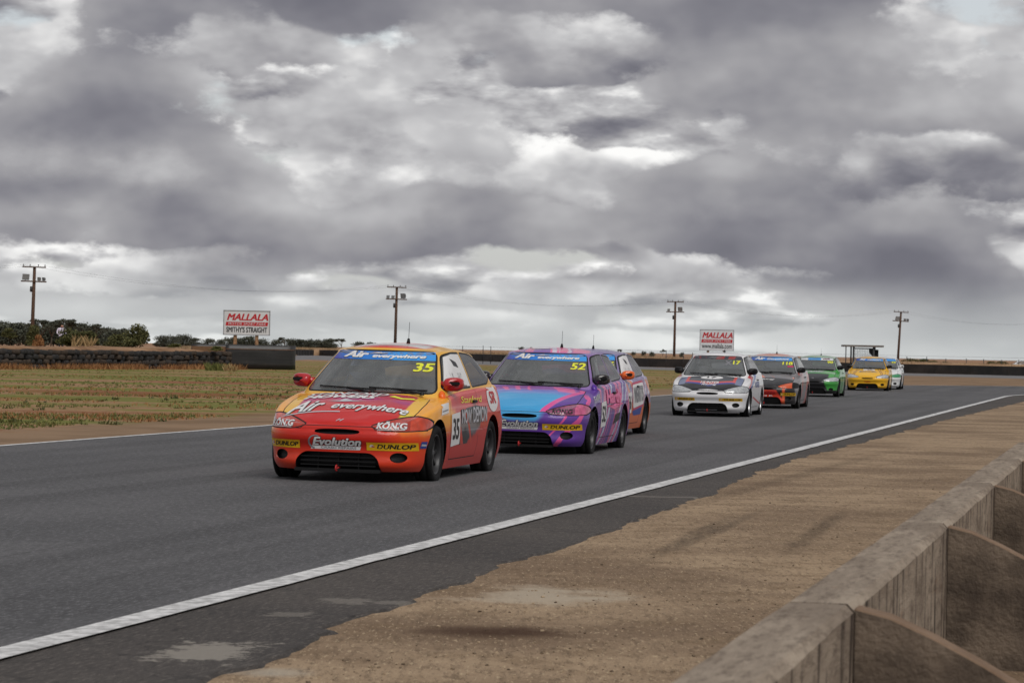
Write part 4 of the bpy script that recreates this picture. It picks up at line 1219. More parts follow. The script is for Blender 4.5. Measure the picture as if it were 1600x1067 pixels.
# polylines of the two track edges; both swing right into the far corner
def edge_path(p0, d, y_bend, ang, rad, s_back=40, step=2.0):
    pts = []; s = -s_back
    while True:
        p = p0 + d * s
        if p.y > y_bend: break
        pts.append(p.copy()); s += step
    h = math.atan2(d.x, d.y); p = pts[-1].copy(); tot = 0
    while tot < ang:
        h += step / rad; tot += step / rad; p = p + Vector((math.sin(h), math.cos(h), 0)) * step; pts.append(p.copy())
    for k in range(30): p = p + Vector((math.sin(h), math.cos(h), 0)) * step; pts.append(p.copy())
    return pts
RE = edge_path(RL0, rdir, 96, R(72), 60)
LE = edge_path(LL0, ldir, 112, R(77), 44)
n_ = min(len(RE), len(LE))
def resample(pts, n):
    L_ = [0]
    for a, b in zip(pts, pts[1:]): L_.append(L_[-1] + (b - a).length)
    out = []; j = 0
    for k in range(n):
        t = L_[-1] * k / (n - 1)
        while j < len(pts) - 2 and L_[j + 1] < t: j += 1
        u = (t - L_[j]) / max(1e-6, L_[j + 1] - L_[j]); out.append(pts[j].lerp(pts[j + 1], min(1, max(0, u))))
    return out

def ground_mat():
    m = bpy.data.materials.new('ground_earth'); m.use_nodes = True; t = m.node_tree; b = t.nodes['Principled BSDF']
    P = t.nodes.new('ShaderNodeTexCoord').outputs['Object']
    x, y, z = sep(t, P)
    # signed distance right of the right-hand line, left of the left-hand line
    rn = Vector((rdir.y, -rdir.x)); ln = Vector((-ldir.y, ldir.x))
    dr_ = math_n(t, 'MULTIPLY_ADD', x, rn.x, math_n(t, 'MULTIPLY_ADD', y, rn.y, -(RL0.x * rn.x + RL0.y * rn.y)))
    dl_ = math_n(t, 'MULTIPLY_ADD', x, ln.x, math_n(t, 'MULTIPLY_ADD', y, ln.y, -(LL0.x * ln.x + LL0.y * ln.y)))
    big = noise_n(t, P, .35, 5, .6); mid = noise_n(t, P, 2.2, 6, .65); rt = t.nodes.new('ShaderNodeMapping'); rt.inputs['Rotation'].default_value = (0, 0, R(6)); rt.inputs['Scale'].default_value = (1, .2, 1); t.links.new(P, rt.inputs[0]); PS = rt.outputs[0]
    fine = noise_n(t, PS, 20, 6, .8); grit = noise_n(t, PS, 52, 4, .85)
    dirt = mixc(t, smooth(t, big, .38, .62), srgb(126, 106, 86), srgb(164, 142, 116))
    dirt = mixc(t, smooth(t, mid, .46, .66, 0, .55), dirt, srgb(116, 96, 74))
    dirt = mixc(t, smooth(t, fine, .48, .64, 0, .6), dirt, srgb(92, 76, 60))
    dirt = mixc(t, smooth(t, grit, .53, .66, 0, .6), dirt, srgb(66, 55, 44))
    dirt = mixc(t, smooth(t, noise_n(t, PS, 46, 3, .8), .57, .65, 0, .7), dirt, srgb(190, 170, 140))
    # grass side: bands lying across the view
    sv = t.nodes.new('ShaderNodeMapping'); sv.inputs['Scale'].default_value = (.06, .22, 1); t.links.new(P, sv.inputs[0])
    band = noise_n(t, sv.outputs[0], 1.0, 6, .62, .3)
    sv2 = t.nodes.new('ShaderNodeMapping'); sv2.inputs['Scale'].default_value = (.05, .17, 1); sv2.inputs['Location'].default_value = (7.3, 1.1, 3); t.links.new(P, sv2.inputs[0])
    band2 = noise_n(t, sv2.outputs[0], 1.0, 6, .62, .3)
    tuft = noise_n(t, P, 3.5, 5, .7)
    tan = mixc(t, smooth(t, tuft, .4, .65), srgb(156, 124, 92), srgb(124, 94, 66))
    grn = mixc(t, smooth(t, tuft, .38, .62), srgb(92, 100, 44), srgb(124, 120, 62))
    grass = mixc(t, smooth(t, math_n(t, 'MULTIPLY_ADD', tuft, .25, band), .57, .66), tan, grn)
    grass = mixc(t, smooth(t, band2, .56, .64, 0, .75), grass, srgb(126, 74, 48))
    edge = math_n(t, 'MULTIPLY_ADD', math_n(t, 'SUBTRACT', mid, .5), 5.0, dl_)
    side = mixc(t, smooth(t, edge, 1.7, 3.2), mixc(t, smooth(t, big, .4, .6), srgb(140, 116, 92), srgb(120, 98, 76)), grass)
    far = mixc(t, smooth(t, band, .4, .6), srgb(164, 130, 102), srgb(136, 104, 82))
    side = mixc(t, smooth(t, math_n(t, 'MULTIPLY_ADD', x, .42, y), 205, 240), side, far)
    f_r = smooth(t, dr_, -3, -2)
    f_r = math_n(t, 'MULTIPLY', f_r, smooth(t, y, 120, 112))
    c = mixc(t, f_r, side, dirt)
    # marks with a shape of their own on the dirt: tyre scuffs, a damp patch, a pale spill
    def spot(cx, cy, ang, ra, rb, colr, amt, rag=.5):
        nonlocal c
        mp = t.nodes.new('ShaderNodeMapping'); mp.vector_type = 'TEXTURE'
        mp.inputs['Location'].default_value = (cx, cy, 0); mp.inputs['Rotation'].default_value = (0, 0, ang); mp.inputs['Scale'].default_value = (ra, rb, 1)
        t.links.new(P, mp.inputs[0])
        ln_ = t.nodes.new('ShaderNodeVectorMath'); ln_.operation = 'LENGTH'
        xx, yy, zz = sep(t, mp.outputs[0]); t.links.new(comb(t, xx, yy, 0), ln_.inputs[0])
        v = math_n(t, 'MULTIPLY_ADD', math_n(t, 'SUBTRACT', mid, .5), rag * 3.0, ln_.outputs['Value'])
        v = math_n(t, 'MULTIPLY_ADD', math_n(t, 'SUBTRACT', fine, .5), rag * 1.0, v)
        c = mixc(t, math_n(t, 'MULTIPLY', smooth(t, v, 1.25, .25, 0, amt), smooth(t, math_n(t, 'MULTIPLY_ADD', grit, .6, fine), .62, .92, .35 if rb > 1 else .85, 1.0)), c, colr)
    for (px, py, ra, rb, ang, colr, amt, rag) in (
            (770, 987, .40, .34, -4, srgb(70, 50, 36), 1.0, .45), (850, 930, .42, .55, -6, srgb(176, 164, 146), .8, 1.0),
            (1082, 838, .09, 2.6, -11, srgb(70, 60, 50), .65, .7), (1128, 826, .07, 2.4, -12, srgb(70, 60, 50), .6, .7), (1278, 828, .09, 3.0, -11.5, srgb(72, 60, 48), .65, .7),
            (1240, 745, .16, 9.0, -15, srgb(84, 70, 56), .5, .35), (420, 1050, .16, .16, 0, srgb(170, 162, 148), .7, .6)):
        g_ = ground(px, py); spot(g_.x, g_.y, R(ang), ra, rb, colr, amt, rag)
    t.links.new(c, b.inputs['Base Color']); b.inputs['Roughness'].default_value = .95; b.inputs['Specular IOR Level'].default_value = .15
    bn = t.nodes.new('ShaderNodeBump'); bn.inputs['Strength'].default_value = .55; bn.inputs['Distance'].default_value = .02
    t.links.new(math_n(t, 'ADD', math_n(t, 'MULTIPLY', fine, .7), math_n(t, 'MULTIPLY', grit, .45)), bn.inputs['Height']); t.links.new(bn.outputs[0], b.inputs['Normal'])
    return m
def asphalt_mat(name, c0, c1, streak=True):
    m = bpy.data.materials.new(name); m.use_nodes = True; t = m.node_tree; b = t.nodes['Principled BSDF']
    P = t.nodes.new('ShaderNodeTexCoord').outputs['Object']
    rt = t.nodes.new('ShaderNodeMapping'); rt.inputs['Rotation'].default_value = (0, 0, math.atan2(rdir.x, rdir.y)); t.links.new(P, rt.inputs[0])
    x, y, z = sep(t, rt.outputs[0])
    big = noise_n(t, P, .25, 5, .6); st_ = comb(t, x, math_n(t, 'MULTIPLY', y, .14), 0); agg = noise_n(t, st_, 62, 4, .85); ag2 = noise_n(t, st_, 30, 5, .85)
    c = mixc(t, smooth(t, big, .35, .65), c0, c1)
    if streak:
        lane = noise_n(t, comb(t, math_n(t, 'MULTIPLY', x, 1.5), math_n(t, 'MULTIPLY', y, .03), 0), 1.0, 4, .6)
        c = mixc(t, smooth(t, lane, .46, .62, 0, .6), c, tuple(k * .62 for k in c0))
        fine_l = noise_n(t, comb(t, math_n(t, 'MULTIPLY', x, 7.0), math_n(t, 'MULTIPLY', y, .05), 3), 1.0, 3, .6)
        c = mixc(t, smooth(t, fine_l, .62, .70, 0, .4), c, tuple(k * .55 for k in c0))
    c = mixc(t, smooth(t, agg, .50, .64, 0, .6), c, tuple(min(1, k * 2.6) for k in c1))
    c = mixc(t, smooth(t, ag2, .50, .66, 0, .6), c, tuple(k * .4 for k in c0))
    if not streak:
        crk = t.nodes.new('ShaderNodeTexVoronoi'); crk.feature = 'DISTANCE_TO_EDGE'; crk.inputs['Scale'].default_value = .9
        w_ = t.nodes.new('ShaderNodeVectorMath'); w_.operation = 'MULTIPLY_ADD'
        wn = t.nodes.new('ShaderNodeTexNoise'); wn.inputs['Scale'].default_value = 2.5; wn.inputs['Detail'].default_value = 4; t.links.new(P, wn.inputs['Vector'])
        t.links.new(wn.outputs['Color'], w_.inputs[0]); w_.inputs[1].default_value = (.7, .7, 0); t.links.new(P, w_.inputs[2]); t.links.new(w_.outputs[0], crk.inputs['Vector'])
        c = mixc(t, smooth(t, crk.outputs['Distance'], .012, .0, 0, .5), c, (.012, .011, .01))
        def patch(px, py, ra, rb, ang, amt):
            nonlocal c
            g_ = ground(px, py)
            mp = t.nodes.new('ShaderNodeMapping'); mp.vector_type = 'TEXTURE'
            mp.inputs['Location'].default_value = (g_.x, g_.y, 0); mp.inputs['Rotation'].default_value = (0, 0, R(ang)); mp.inputs['Scale'].default_value = (ra, rb, 1); t.links.new(P, mp.inputs[0])
            xx, yy, zz = sep(t, mp.outputs[0])
            v = math_n(t, 'MAXIMUM', math_n(t, 'ABSOLUTE', xx), math_n(t, 'ABSOLUTE', yy))
            v = math_n(t, 'MULTIPLY_ADD', math_n(t, 'SUBTRACT', noise_n(t, P, 7, 6, .8), .5), 3.2, v)
            c = mixc(t, smooth(t, v, 1.0, .7, 0, amt), c, srgb(150, 144, 134))
        patch(320, 1022, .19, .36, -10, .7); patch(540, 942, .14, .16, 0, .3); patch(640, 945, .22, .10, 10, .3)
        patch(1040, 778, .5, .10, 0, .3); patch(450, 963, .10, .12, 0, .3)
    t.links.new(c, b.inputs['Base Color']); b.inputs['Roughness'].default_value = .82; b.inputs['Specular IOR Level'].default_value = .3
    bn = t.nodes.new('ShaderNodeBump'); bn.inputs['Strength'].default_value = .5; bn.inputs['Distance'].default_value = .008
    t.links.new(math_n(t, 'ADD', agg, ag2), bn.inputs['Height']); t.links.new(bn.outputs[0], b.inputs['Normal'])
    MATS[name] = m
    return m
M_ground = ground_mat()
M_asph = asphalt_mat('track_asphalt', (.074, .074, .077), (.100, .099, .102))
M_apron = asphalt_mat('apron_asphalt', (.044, .039, .036), (.070, .061, .054), False)
M_line = mat('line_paint', (.60, .60, .59), .7, var=.42, scale=13, detail=9, color2=(.76, .76, .75), bump=.2, bscale=90)
bm = bmesh.new()
G = [(-9000, -60), (9000, -60), (9000, 14000), (-9000, 14000)]
bm.faces.new([bm.verts.new((x, y, 0)) for x, y in G])
tag(bm_obj('ground', bm, M_ground), kind='structure')
NT = 130
RE_, LE_ = resample(RE, NT), resample(LE, NT)
# apron beyond the right line, with a ragged broken edge
apr_px = ((330, 1067), (392, 1036), (520, 985), (700, 913), (820, 872), (930, 838), (1010, 805), (1100, 775), (1170, 742), (1260, 712), (1350, 690), (1480, 655), (1600, 627))
apr = [ground(*p) for p in apr_px]
a_out = [apr[0] - rdir * 30] + apr + [apr[-1] + rdir * 14]
a_out = resample(a_out, 900); a_in = []
rr_ = random.Random(3)
jag = []
for k, p in enumerate(a_out):
    s = (p - RL0).dot(rdir); q = RL0 + rdir * s
    a_in.append(q + Vector((-rdir.y, rdir.x, 0)) * .4)
    amp = mnoise.noise((s * .8, 0, 0)) * .12 + mnoise.noise((s * 3.1, 5, 0)) * .07 + mnoise.noise((s * 7, 9, 0)) * .05 + mnoise.noise((s * 15, 4, 0)) * .03
    jag.append(p + Vector((rdir.y, -rdir.x, 0)) * amp)
ap = sheet('apron', a_in, jag, .012, M_apron)
# broken edge has thickness: a little step down to the dirt
bm = bmesh.new()
t0 = [bm.verts.new((p.x, p.y, .012)) for p in jag]; t1 = [bm.verts.new((p.x + rdir.y * .03, p.y - rdir.x * .03, -.004)) for p in jag]
for i in range(len(t0) - 1): bm.faces.new((t0[i], t1[i], t1[i + 1], t0[i + 1]))
bm_obj('broken_edge', bm, M_apron, ap)
sheet('track', LE_, RE_, .018, M_asph)
def line_strip(name, path, w_, z, off=0.0):
    a, b = [], []
    for i, p in enumerate(path):
        d = (path[min(i + 1, len(path) - 1)] - path[max(i - 1, 0)]).normalized(); nn = Vector((d.y, -d.x, 0))
        s = i * .55
        j = .010 * mnoise.noise((s * 1.7, 2, 0)) + .008 * mnoise.noise((s * 6, 7, 0))
        a.append(p + nn * (off - w_ / 2)); b.append(p + nn * (off + w_ / 2 + j))
    return sheet(name, a, b, z, M_line)
line_strip('edge_line', resample(RE, 500), .17, .0225, -.02)
line_strip('edge_line', resample(LE, 300), .12, .0225, .06)
# another leg of the circuit crossing far behind
fr_n = [ground(380, 566), ground(480, 562), ground(1030, 578), ground(1500, 589), ground(1640, 593)]
fr_f = [ground(380, 558), ground(480, 555), ground(1030, 574), ground(1500, 585), ground(1640, 588)]
d0 = (fr_n[0] - fr_n[1]).normalized(); d1 = (fr_n[-1] - fr_n[-2]).normalized()
sheet('far_road', [fr_f[0] + d0 * 60] + fr_f + [fr_f[-1] + d1 * 60], [fr_n[0] + d0 * 60] + fr_n + [fr_n[-1] + d1 * 60], .006, mat('far_asphalt', (.15, .145, .145), .8, var=.15, scale=.3))

# ------------------------------------------------------------------ pit wall of precast sections
M_conc = bpy.data.materials.new('wall_concrete'); M_conc.use_nodes = True
t = M_conc.node_tree; b = t.nodes['Principled BSDF']; P = t.nodes.new('ShaderNodeTexCoord').outputs['Object']
xx, yy, zz = sep(t, P)
PW = comb(t, xx, math_n(t, 'MULTIPLY', yy, .22), zz); n1 = noise_n(t, PW, 3.5, 6, .75); n2 = noise_n(t, PW, 26, 6, .82); n3 = noise_n(t, PW, 80, 4, .85)
c = mixc(t, smooth(t, n1, .35, .68), srgb(132, 119, 105), srgb(172, 158, 141))
c = mixc(t, smooth(t, n2, .47, .64, 0, .6), c, srgb(86, 73, 62))
c = mixc(t, smooth(t, n3, .55, .75, 0, .5), c, srgb(76, 66, 58))
drip = noise_n(t, comb(t, math_n(t, 'MULTIPLY', xx, 9), math_n(t, 'MULTIPLY', yy, 9), math_n(t, 'MULTIPLY', zz, .7)), 1.0, 4, .6)
geo = t.nodes.new('ShaderNodeNewGeometry'); gx, gy, gz = sep(t, geo.outputs['True Normal'])
side_f = smooth(t, math_n(t, 'ABSOLUTE', gz), .6, .3)
c = mixc(t, math_n(t, 'MULTIPLY', smooth(t, drip, .52, .58, 0, .9), side_f), c, srgb(58, 48, 42))
c = mixc(t, smooth(t, noise_n(t, PW, 6, 5, .8), .60, .70, 0, .5), c, srgb(140, 100, 72))
t.links.new(c, b.inputs['Base Color']); b.inputs['Roughness'].default_value = .92; b.inputs['Specular IOR Level'].default_value = .2
bn = t.nodes.new('ShaderNodeBump'); bn.inputs['Strength'].default_value = .6; bn.inputs['Distance'].default_value = .012
t.links.new(math_n(t, 'ADD', n2, n3), bn.inputs['Height']); t.links.new(bn.outputs[0], b.inputs['Normal'])
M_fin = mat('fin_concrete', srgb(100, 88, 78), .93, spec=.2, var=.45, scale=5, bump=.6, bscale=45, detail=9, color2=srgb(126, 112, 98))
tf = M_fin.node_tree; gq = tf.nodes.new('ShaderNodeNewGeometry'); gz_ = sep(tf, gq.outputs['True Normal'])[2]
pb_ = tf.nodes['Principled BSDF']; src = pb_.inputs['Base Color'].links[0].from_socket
tf.links.new(mixc(tf, smooth(tf, gz_, .3, .6, 0, .6), src, srgb(138, 112, 90)), pb_.inputs['Base Color'])     # lighter brown tone on the fins' upward faces
WT = .61                                   # height of the wall's top
wa, wb = ground(1225, 938, WT), ground(1505, 748, WT)     # left top edge at two joints
wdir = (wb - wa).normalized(); wn = Vector((wdir.y, -wdir.x, 0))
j1, j2 = ground(1225, 938, WT), ground(1420, 815, WT)
SEC = (j2 - j1).length; WW = .20
ANGW = math.atan2(wdir.x, wdir.y)
def jitter_panel(bm, seed):
    for v in bm.verts:
        v.co += mnoise.noise_vector(v.co * 2.2 + Vector((seed * 9, 0, 0))) * .004
def section_mesh(seed):
    bm = bmesh.new(); ln_ = SEC - .030
    prof = [(.0, -.25), (.0, WT - .018), (.018, WT), (WW - .022, WT), (WW, WT - .022), (WW, -.25)]
    N_ = 22; rows = []
    for k in range(N_ + 1):
        y_ = ln_ * k / N_
        rows.append([bm.verts.new((a, y_, h)) for a, h in prof])
    for r0, r1 in zip(rows, rows[1:]):
        for i in range(len(prof) - 1): bm.faces.new((r0[i], r0[i + 1], r1[i + 1], r1[i]))
    bm.faces.new(rows[0]); bm.faces.new(rows[-1][::-1])
    bmesh.ops.recalc_face_normals(bm, faces=bm.faces)
    jitter_panel(bm, seed)
    me = bpy.data.meshes.new('wall_panel'); bm.to_mesh(me); bm.free(); return me
def fin_mesh(seed):
    bm = bmesh.new()
    top = [(0, WT - .012), (.10, WT - .034), (.22, WT - .085), (.36, WT - .155), (.50, WT - .235), (.70, WT - .36), (.95, WT - .53)]
    pl = [(0, -.25)] + top + [(.98, -.25)]
    # local: x out from wall, z up, thickness along y
    M = Matrix(((1, 0, 0, WW - .004), (0, 0, 1, 0), (0, 1, 0, 0), (0, 0, 0, 1)))
    add_prism(bm, pl, .0, .11, M)
    bmesh.ops.recalc_face_normals(bm, faces=bm.faces)
    bmesh.ops.bevel(bm, geom=[e for e in bm.edges if len(e.link_faces) == 2 and e.calc_face_angle(0) > .8], offset=.006, segments=1, affect='EDGES')
    me = bpy.data.meshes.new('buttress'); bm.to_mesh(me); bm.free(); return me
names_w = ['nearest precast concrete wall section, cut off by the bottom edge of the picture', 'second precast concrete wall section from the bottom of the picture',
           'third precast concrete wall section from the bottom of the picture', 'fourth precast concrete wall section from the bottom, near the right edge', 'fifth precast concrete wall section, cut off by the right edge of the picture']
rotw = -ANGW
for k in range(-1, 4):
    o = j1 + wdir * (SEC * k)
    e = empty('concrete_wall_section', (o.x, o.y, 0), rotw)
    tag(e, names_w[k + 1], 'wall section', 'precast sections of the pit wall')
    p_ = link_mesh('wall_panel', section_mesh(k + 3), M_conc, e)
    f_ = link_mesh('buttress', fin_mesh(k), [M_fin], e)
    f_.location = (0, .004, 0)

# ------------------------------------------------------------------ tyre wall, belt barrier, earth bank
M_bank = mat('bank_earth', srgb(136, 104, 78), .95, spec=.1, var=.25, scale=.7, bump=.5, bscale=8, color2=srgb(158, 126, 98))
tw0, tw1 = Vector((-23.6, 117.0, 0)), Vector((-15.45, 140.2, 0))
TD = (tw1 - tw0).normalized(); TN = Vector((TD.y, -TD.x, 0))
def old_tyre(b):
    h = .105
    add_lathe(b, [(.19, -h * .7), (.22, -h), (.27, -h), (.305, -h * .72), (.305, h * .72), (.27, h), (.22, h), (.19, h * .7)], 18, None, closed=True)
me_t = simple_mesh('tyre', old_tyre, True)
tyre_ms = [mat('wall_tyre_a', (.030, .029, .029), .85, var=.4, scale=9, spec=.25), mat('wall_tyre_b', (.042, .037, .034), .9, var=.4, scale=9, spec=.2), mat('wall_tyre_dusty', (.060, .046, .036), .95, var=.35, scale=7, spec=.15)]
me_t.materials.append(tyre_ms[0])
root = empty('tyre_wall', tuple(tw0)); tag(root, 'long wall of stacked old tyres in front of the earth bank on the left', 'tyre wall')
rt_ = random.Random(11); ncol = int((tw1 - tw0).length / .62) + 3
for row in range(4):
    for k in range(ncol):
        p = TD * (.62 * (k + (.5 if row % 2 else 0)) + rt_.uniform(-.07, .07)) + TN * (rt_.uniform(-.09, .09) - .05 * row)
        o = bpy.data.objects.new('tyre', me_t); col.objects.link(o); o.parent = root
        sag = .05 * mnoise.noise((k * .23, 1.7, 0))
        o.location = (p.x, p.y, .10 + row * .225 + sag); o.rotation_euler = (rt_.uniform(-.16, .16), rt_.uniform(-.16, .16), rt_.uniform(0, 6))
        o.scale = (1, 1, rt_.uniform(1.0, 1.14))
        o.material_slots[0].link = 'OBJECT'; o.material_slots[0].material = rt_.choice(tyre_ms + tyre_ms[2:] if row < 2 else tyre_ms)
# bank behind it
def bank(name, path, prof, m, kind='structure', seed=0.0):
    bm = bmesh.new(); rows = []
    for i, p in enumerate(path):
        d = (path[min(i + 1, len(path) - 1)] - path[max(i - 1, 0)]).normalized(); nn = Vector((-d.y, d.x, 0))
        row = []
        for a, h in prof:
            hh = h + (.16 * mnoise.noise((p.x * .25 + a, p.y * .25, seed)) if h > .1 else 0)
            q = p + nn * a; row.append(bm.verts.new((q.x, q.y, hh)))
        rows.append(row)
    for r0, r1 in zip(rows, rows[1:]):
        for k in range(len(prof) - 1): f = bm.faces.new((r0[k], r0[k + 1], r1[k + 1], r1[k])); f.smooth = True
    bmesh.ops.recalc_face_normals(bm, faces=bm.faces)
    return tag(bm_obj(name, bm, m), kind=kind)
bk = [tw0 - TD * 40 + TD * (1.6 * k) for k in range(41)]
bank('earth_bank', [p - TN * .38 for p in bk], [(.0, -.1), (.02, .85), (.6, .98), (2.5, 1.05), (6.0, 1.0), (11, .6), (16, -.05)], M_bank, seed=2.0)
# belt-wrapped barrier with its rounded end
M_belt = bpy.data.materials.new('conveyor_belt'); M_belt.use_nodes = True
t = M_belt.node_tree; b = t.nodes['Principled BSDF']; P = t.nodes.new('ShaderNodeTexCoord').outputs['Object']; xx, yy, zz = sep(t, P)
n1 = noise_n(t, comb(t, math_n(t, 'MULTIPLY', xx, .3), math_n(t, 'MULTIPLY', yy, .3), math_n(t, 'MULTIPLY', zz, 9)), 1.0, 4, .6)
c = mixc(t, smooth(t, n1, .4, .7), (.014, .014, .015), (.034, .032, .031)); c = mixc(t, smooth(t, noise_n(t, P, 3, 5, .7), .56, .72, 0, .5), c, (.07, .055, .042))
t.links.new(c, b.inputs['Base Color']); b.inputs['Roughness'].default_value = .42
MATS['belt'] = M_belt
bc = ground(352, 576); be = ground(462, 578)
e = empty('belt_barrier', (bc.x, bc.y, 0)); tag(e, 'black rubber belt barrier with a rounded end below the left billboard', 'barrier')
path = []
for k in range(15): path.append(bc.lerp(be, k / 14 * .86))
dd = (be - bc).normalized(); nn = Vector((-dd.y, dd.x, 0)); cc = path[-1] + nn * .62
for a in range(-80, 91, 10): path.append(cc + (dd * math.cos(R(a)) + nn * math.sin(R(a))) * .62)
for k in range(1, 12): path.append(path[-1] - dd * .45)
bm = bmesh.new(); H_ = 1.30; rows = []
for i, p in enumerate(path):
    q = p - bc; rows.append([bm.verts.new((q.x + mnoise.noise((i * .5, z, 1)) * .03, q.y + mnoise.noise((i * .5, z, 5)) * .03, z)) for z in (-.05, .32, .66, .98, H_ + .03 * mnoise.noise((i * .3, 0, 0)))])
for r0, r1 in zip(rows, rows[1:]):
    for k in range(4): f = bm.faces.new((r0[k], r1[k], r1[k + 1], r0[k + 1])); f.smooth = True
sk = bm_obj('belt_skin', bm, M_belt, e)
md = sk.modifiers.new('thick', 'SOLIDIFY'); md.thickness = .025
bm = bmesh.new(); pl = [(p.x - bc.x, p.y - bc.y) for p in path]
pl = offset_poly(pl, -.10); add_prism(bm, pl, 0, 1.18); bmesh.ops.recalc_face_normals(bm, faces=bm.faces)
fi = bm_obj('earth_fill', bm, M_bank, e)
bm = bmesh.new()
for i in range(0, len(path) - 1):
    p, q = path[i] - bc, path[i + 1] - bc
    add_tube(bm, [(p.x, p.y, 1.06), (q.x, q.y, 1.06)], .022, 5, False)
bm_obj('strap', bm, mat('rust_strap', srgb(96, 66, 44), .85, var=.4, scale=3), e)
# far belt wall along the other leg of the track, in lengths
fw = [Vector((p.x, p.y, 0)) + Vector((0, 2.0, 0)) for p in [fr_f[0] + d0 * 55] + fr_f[1:] + [fr_f[-1] + d1 * 40]]
fw = resample(fw, 15)
side_words = ['far left end', 'left of the leading car', 'behind the leading car', 'between the leading cars', 'behind the second car']
def along_words(i, n):
    return ['first', 'second', 'third', 'fourth', 'fifth', 'sixth', 'seventh', 'eighth', 'ninth', 'tenth', 'eleventh', 'twelfth', 'thirteenth', 'fourteenth'][i]
M_belt2 = mat('belt_far', (.012, .012, .012), .75, var=.5, scale=.8, color2=(.030, .025, .022))
for i in range(14):
    a, b_ = fw[i], fw[i + 1]; d = (b_ - a).normalized(); ln_ = (b_ - a).length
    e = empty('tyre_barrier', tuple(a), math.atan2(d.y, d.x))
    tag(e, '%s length from the left of the low black barrier beyond the far road' % along_words(i, 14), 'barrier', 'lengths of low black barrier beyond the far road')
    bm = bmesh.new(); n2_ = 14; rows = []
    for k in range(n2_ + 1):
        u = ln_ * k / n2_; top = .80 + .05 * mnoise.noise((i * 14 + k, 3, 0)); y0 = .06 * mnoise.noise((i * 14 + k, 8, 0))
        rows.append([bm.verts.new((u, y_ + y0, z)) for y_, z in ((0, -.05), (0, .4), (.0, top), (.7, top), (.7, -.05))])
    for r0, r1 in zip(rows, rows[1:]):
        for k in range(4): bm.faces.new((r0[k], r1[k], r1[k + 1], r0[k + 1]))
    bmesh.ops.recalc_face_normals(bm, faces=bm.faces)
    bm_obj('belt_skin', bm, M_belt2, e)
    bm = bmesh.new()
    for k in range(0, n2_ + 1, 2): add_box(bm, (ln_ * k / n2_ if k else .06, -.03, .40), (.10, .05, .80))
    bm_obj('upright', bm, M_belt2, e)['kind'] = 'stuff'
bank('far_bank', [p + Vector((0, .9, 0)) for p in resample(fw, 60)], [(.0, -.1), (.3, .80), (2.0, .95), (5, .85), (12, .3), (18, -.05)], mat('far_bank_earth', srgb(150, 118, 90), .95, var=.2, scale=.5, color2=srgb(170, 140, 108)), seed=7.0)

# ------------------------------------------------------------------ billboards
M_board = mat('board_white', (.66, .66, .67), .5, var=.06, scale=2); M_boardb = mat('board_back', (.3, .3, .31), .6)
M_txr = mat('sign_red', srgb(188, 24, 34), .5); M_txk = mat('sign_black', (.015, .015, .018), .5); M_post = mat('weathered_post', srgb(150, 112, 78), .85, var=.35, scale=5, color2=srgb(176, 140, 108))
def billboard(px0, py0, px1, py1, Yd, label, words, tilt):
    c0, c1 = at(px0, py0, Yd), at(px1, py1, Yd)
    cx = (c0.x + c1.x) / 2; wd = c1.x - c0.x; hh = abs(c0.z - c1.z); zc_ = (c0.z + c1.z) / 2
    e = empty('billboard', (cx, Yd, 0), tilt); tag(e, label, 'billboard', 'white billboards on posts')
    bm = bmesh.new(); add_box(bm, (0, 0, zc_), (wd, .06, hh)); bo = bm_obj('board', bm, M_board, e)
    bm = bmesh.new()
    for (x_, z_, sx_, sz_) in ((0, hh / 2, wd + .05, .05), (0, -hh / 2, wd + .05, .05), (-wd / 2, 0, .05, hh), (wd / 2, 0, .05, hh)): add_box(bm, (x_, .0, zc_ + z_), (sx_, .09, sz_))
    bm_obj('frame', bm, M_boardb, bo)
    for sx_ in (-.25, .22):
        bm = bmesh.new(); add_tube(bm, [(sx_ * wd, .14, -.2), (sx_ * wd, .14, zc_ + hh * .45)], .105, 10); bm_obj('post', bm, M_post, e)
    def put(body, x0, z0, x1, z1, m, **kw):
        vs_, fs = flat_shape(body=body, box=(x0 * wd, zc_ + z0 * hh, x1 * wd, zc_ + z1 * hh), **kw)
        me = bpy.data.meshes.new('lettering'); me.from_pydata([(x_, -.036 - q_ * .001, z_) for x_, z_, q_ in vs_], [], fs); return link_mesh('lettering', me, m, bo)
    put('MALLALA', -.43, .10, .47, .38, M_txr, bold=.035, shear=.28)
    me = bpy.data.meshes.new('red_band'); me.from_pydata([(x_ * wd, -.034, zc_ + z_ * hh) for x_, z_ in ((-.46, -.125), (.455, -.125), (.47, .035), (-.445, .035))], [], [(0, 1, 2, 3)]); link_mesh('red_band', me, M_txr, bo)
    o = put('MOTOR SPORT PARK', -.40, -.095, .42, .01, M_board, bold=.0, shear=.25, spacing=1.15); o.location.y = -.006
    put(words, -.44, -.40, .45, -.17, M_txk, bold=.03 if words.isupper() else .015)
    return e
billboard(350, 485, 421, 524, 152, "white billboard with red and black capitals, on two posts above the black barrier at left", "SMITHY'S STRAIGHT", 0.0)
billboard(1094, 515, 1146, 548, 224, 'white billboard with a web address, standing behind the white race car', 'www.mallala.com', 0.0)

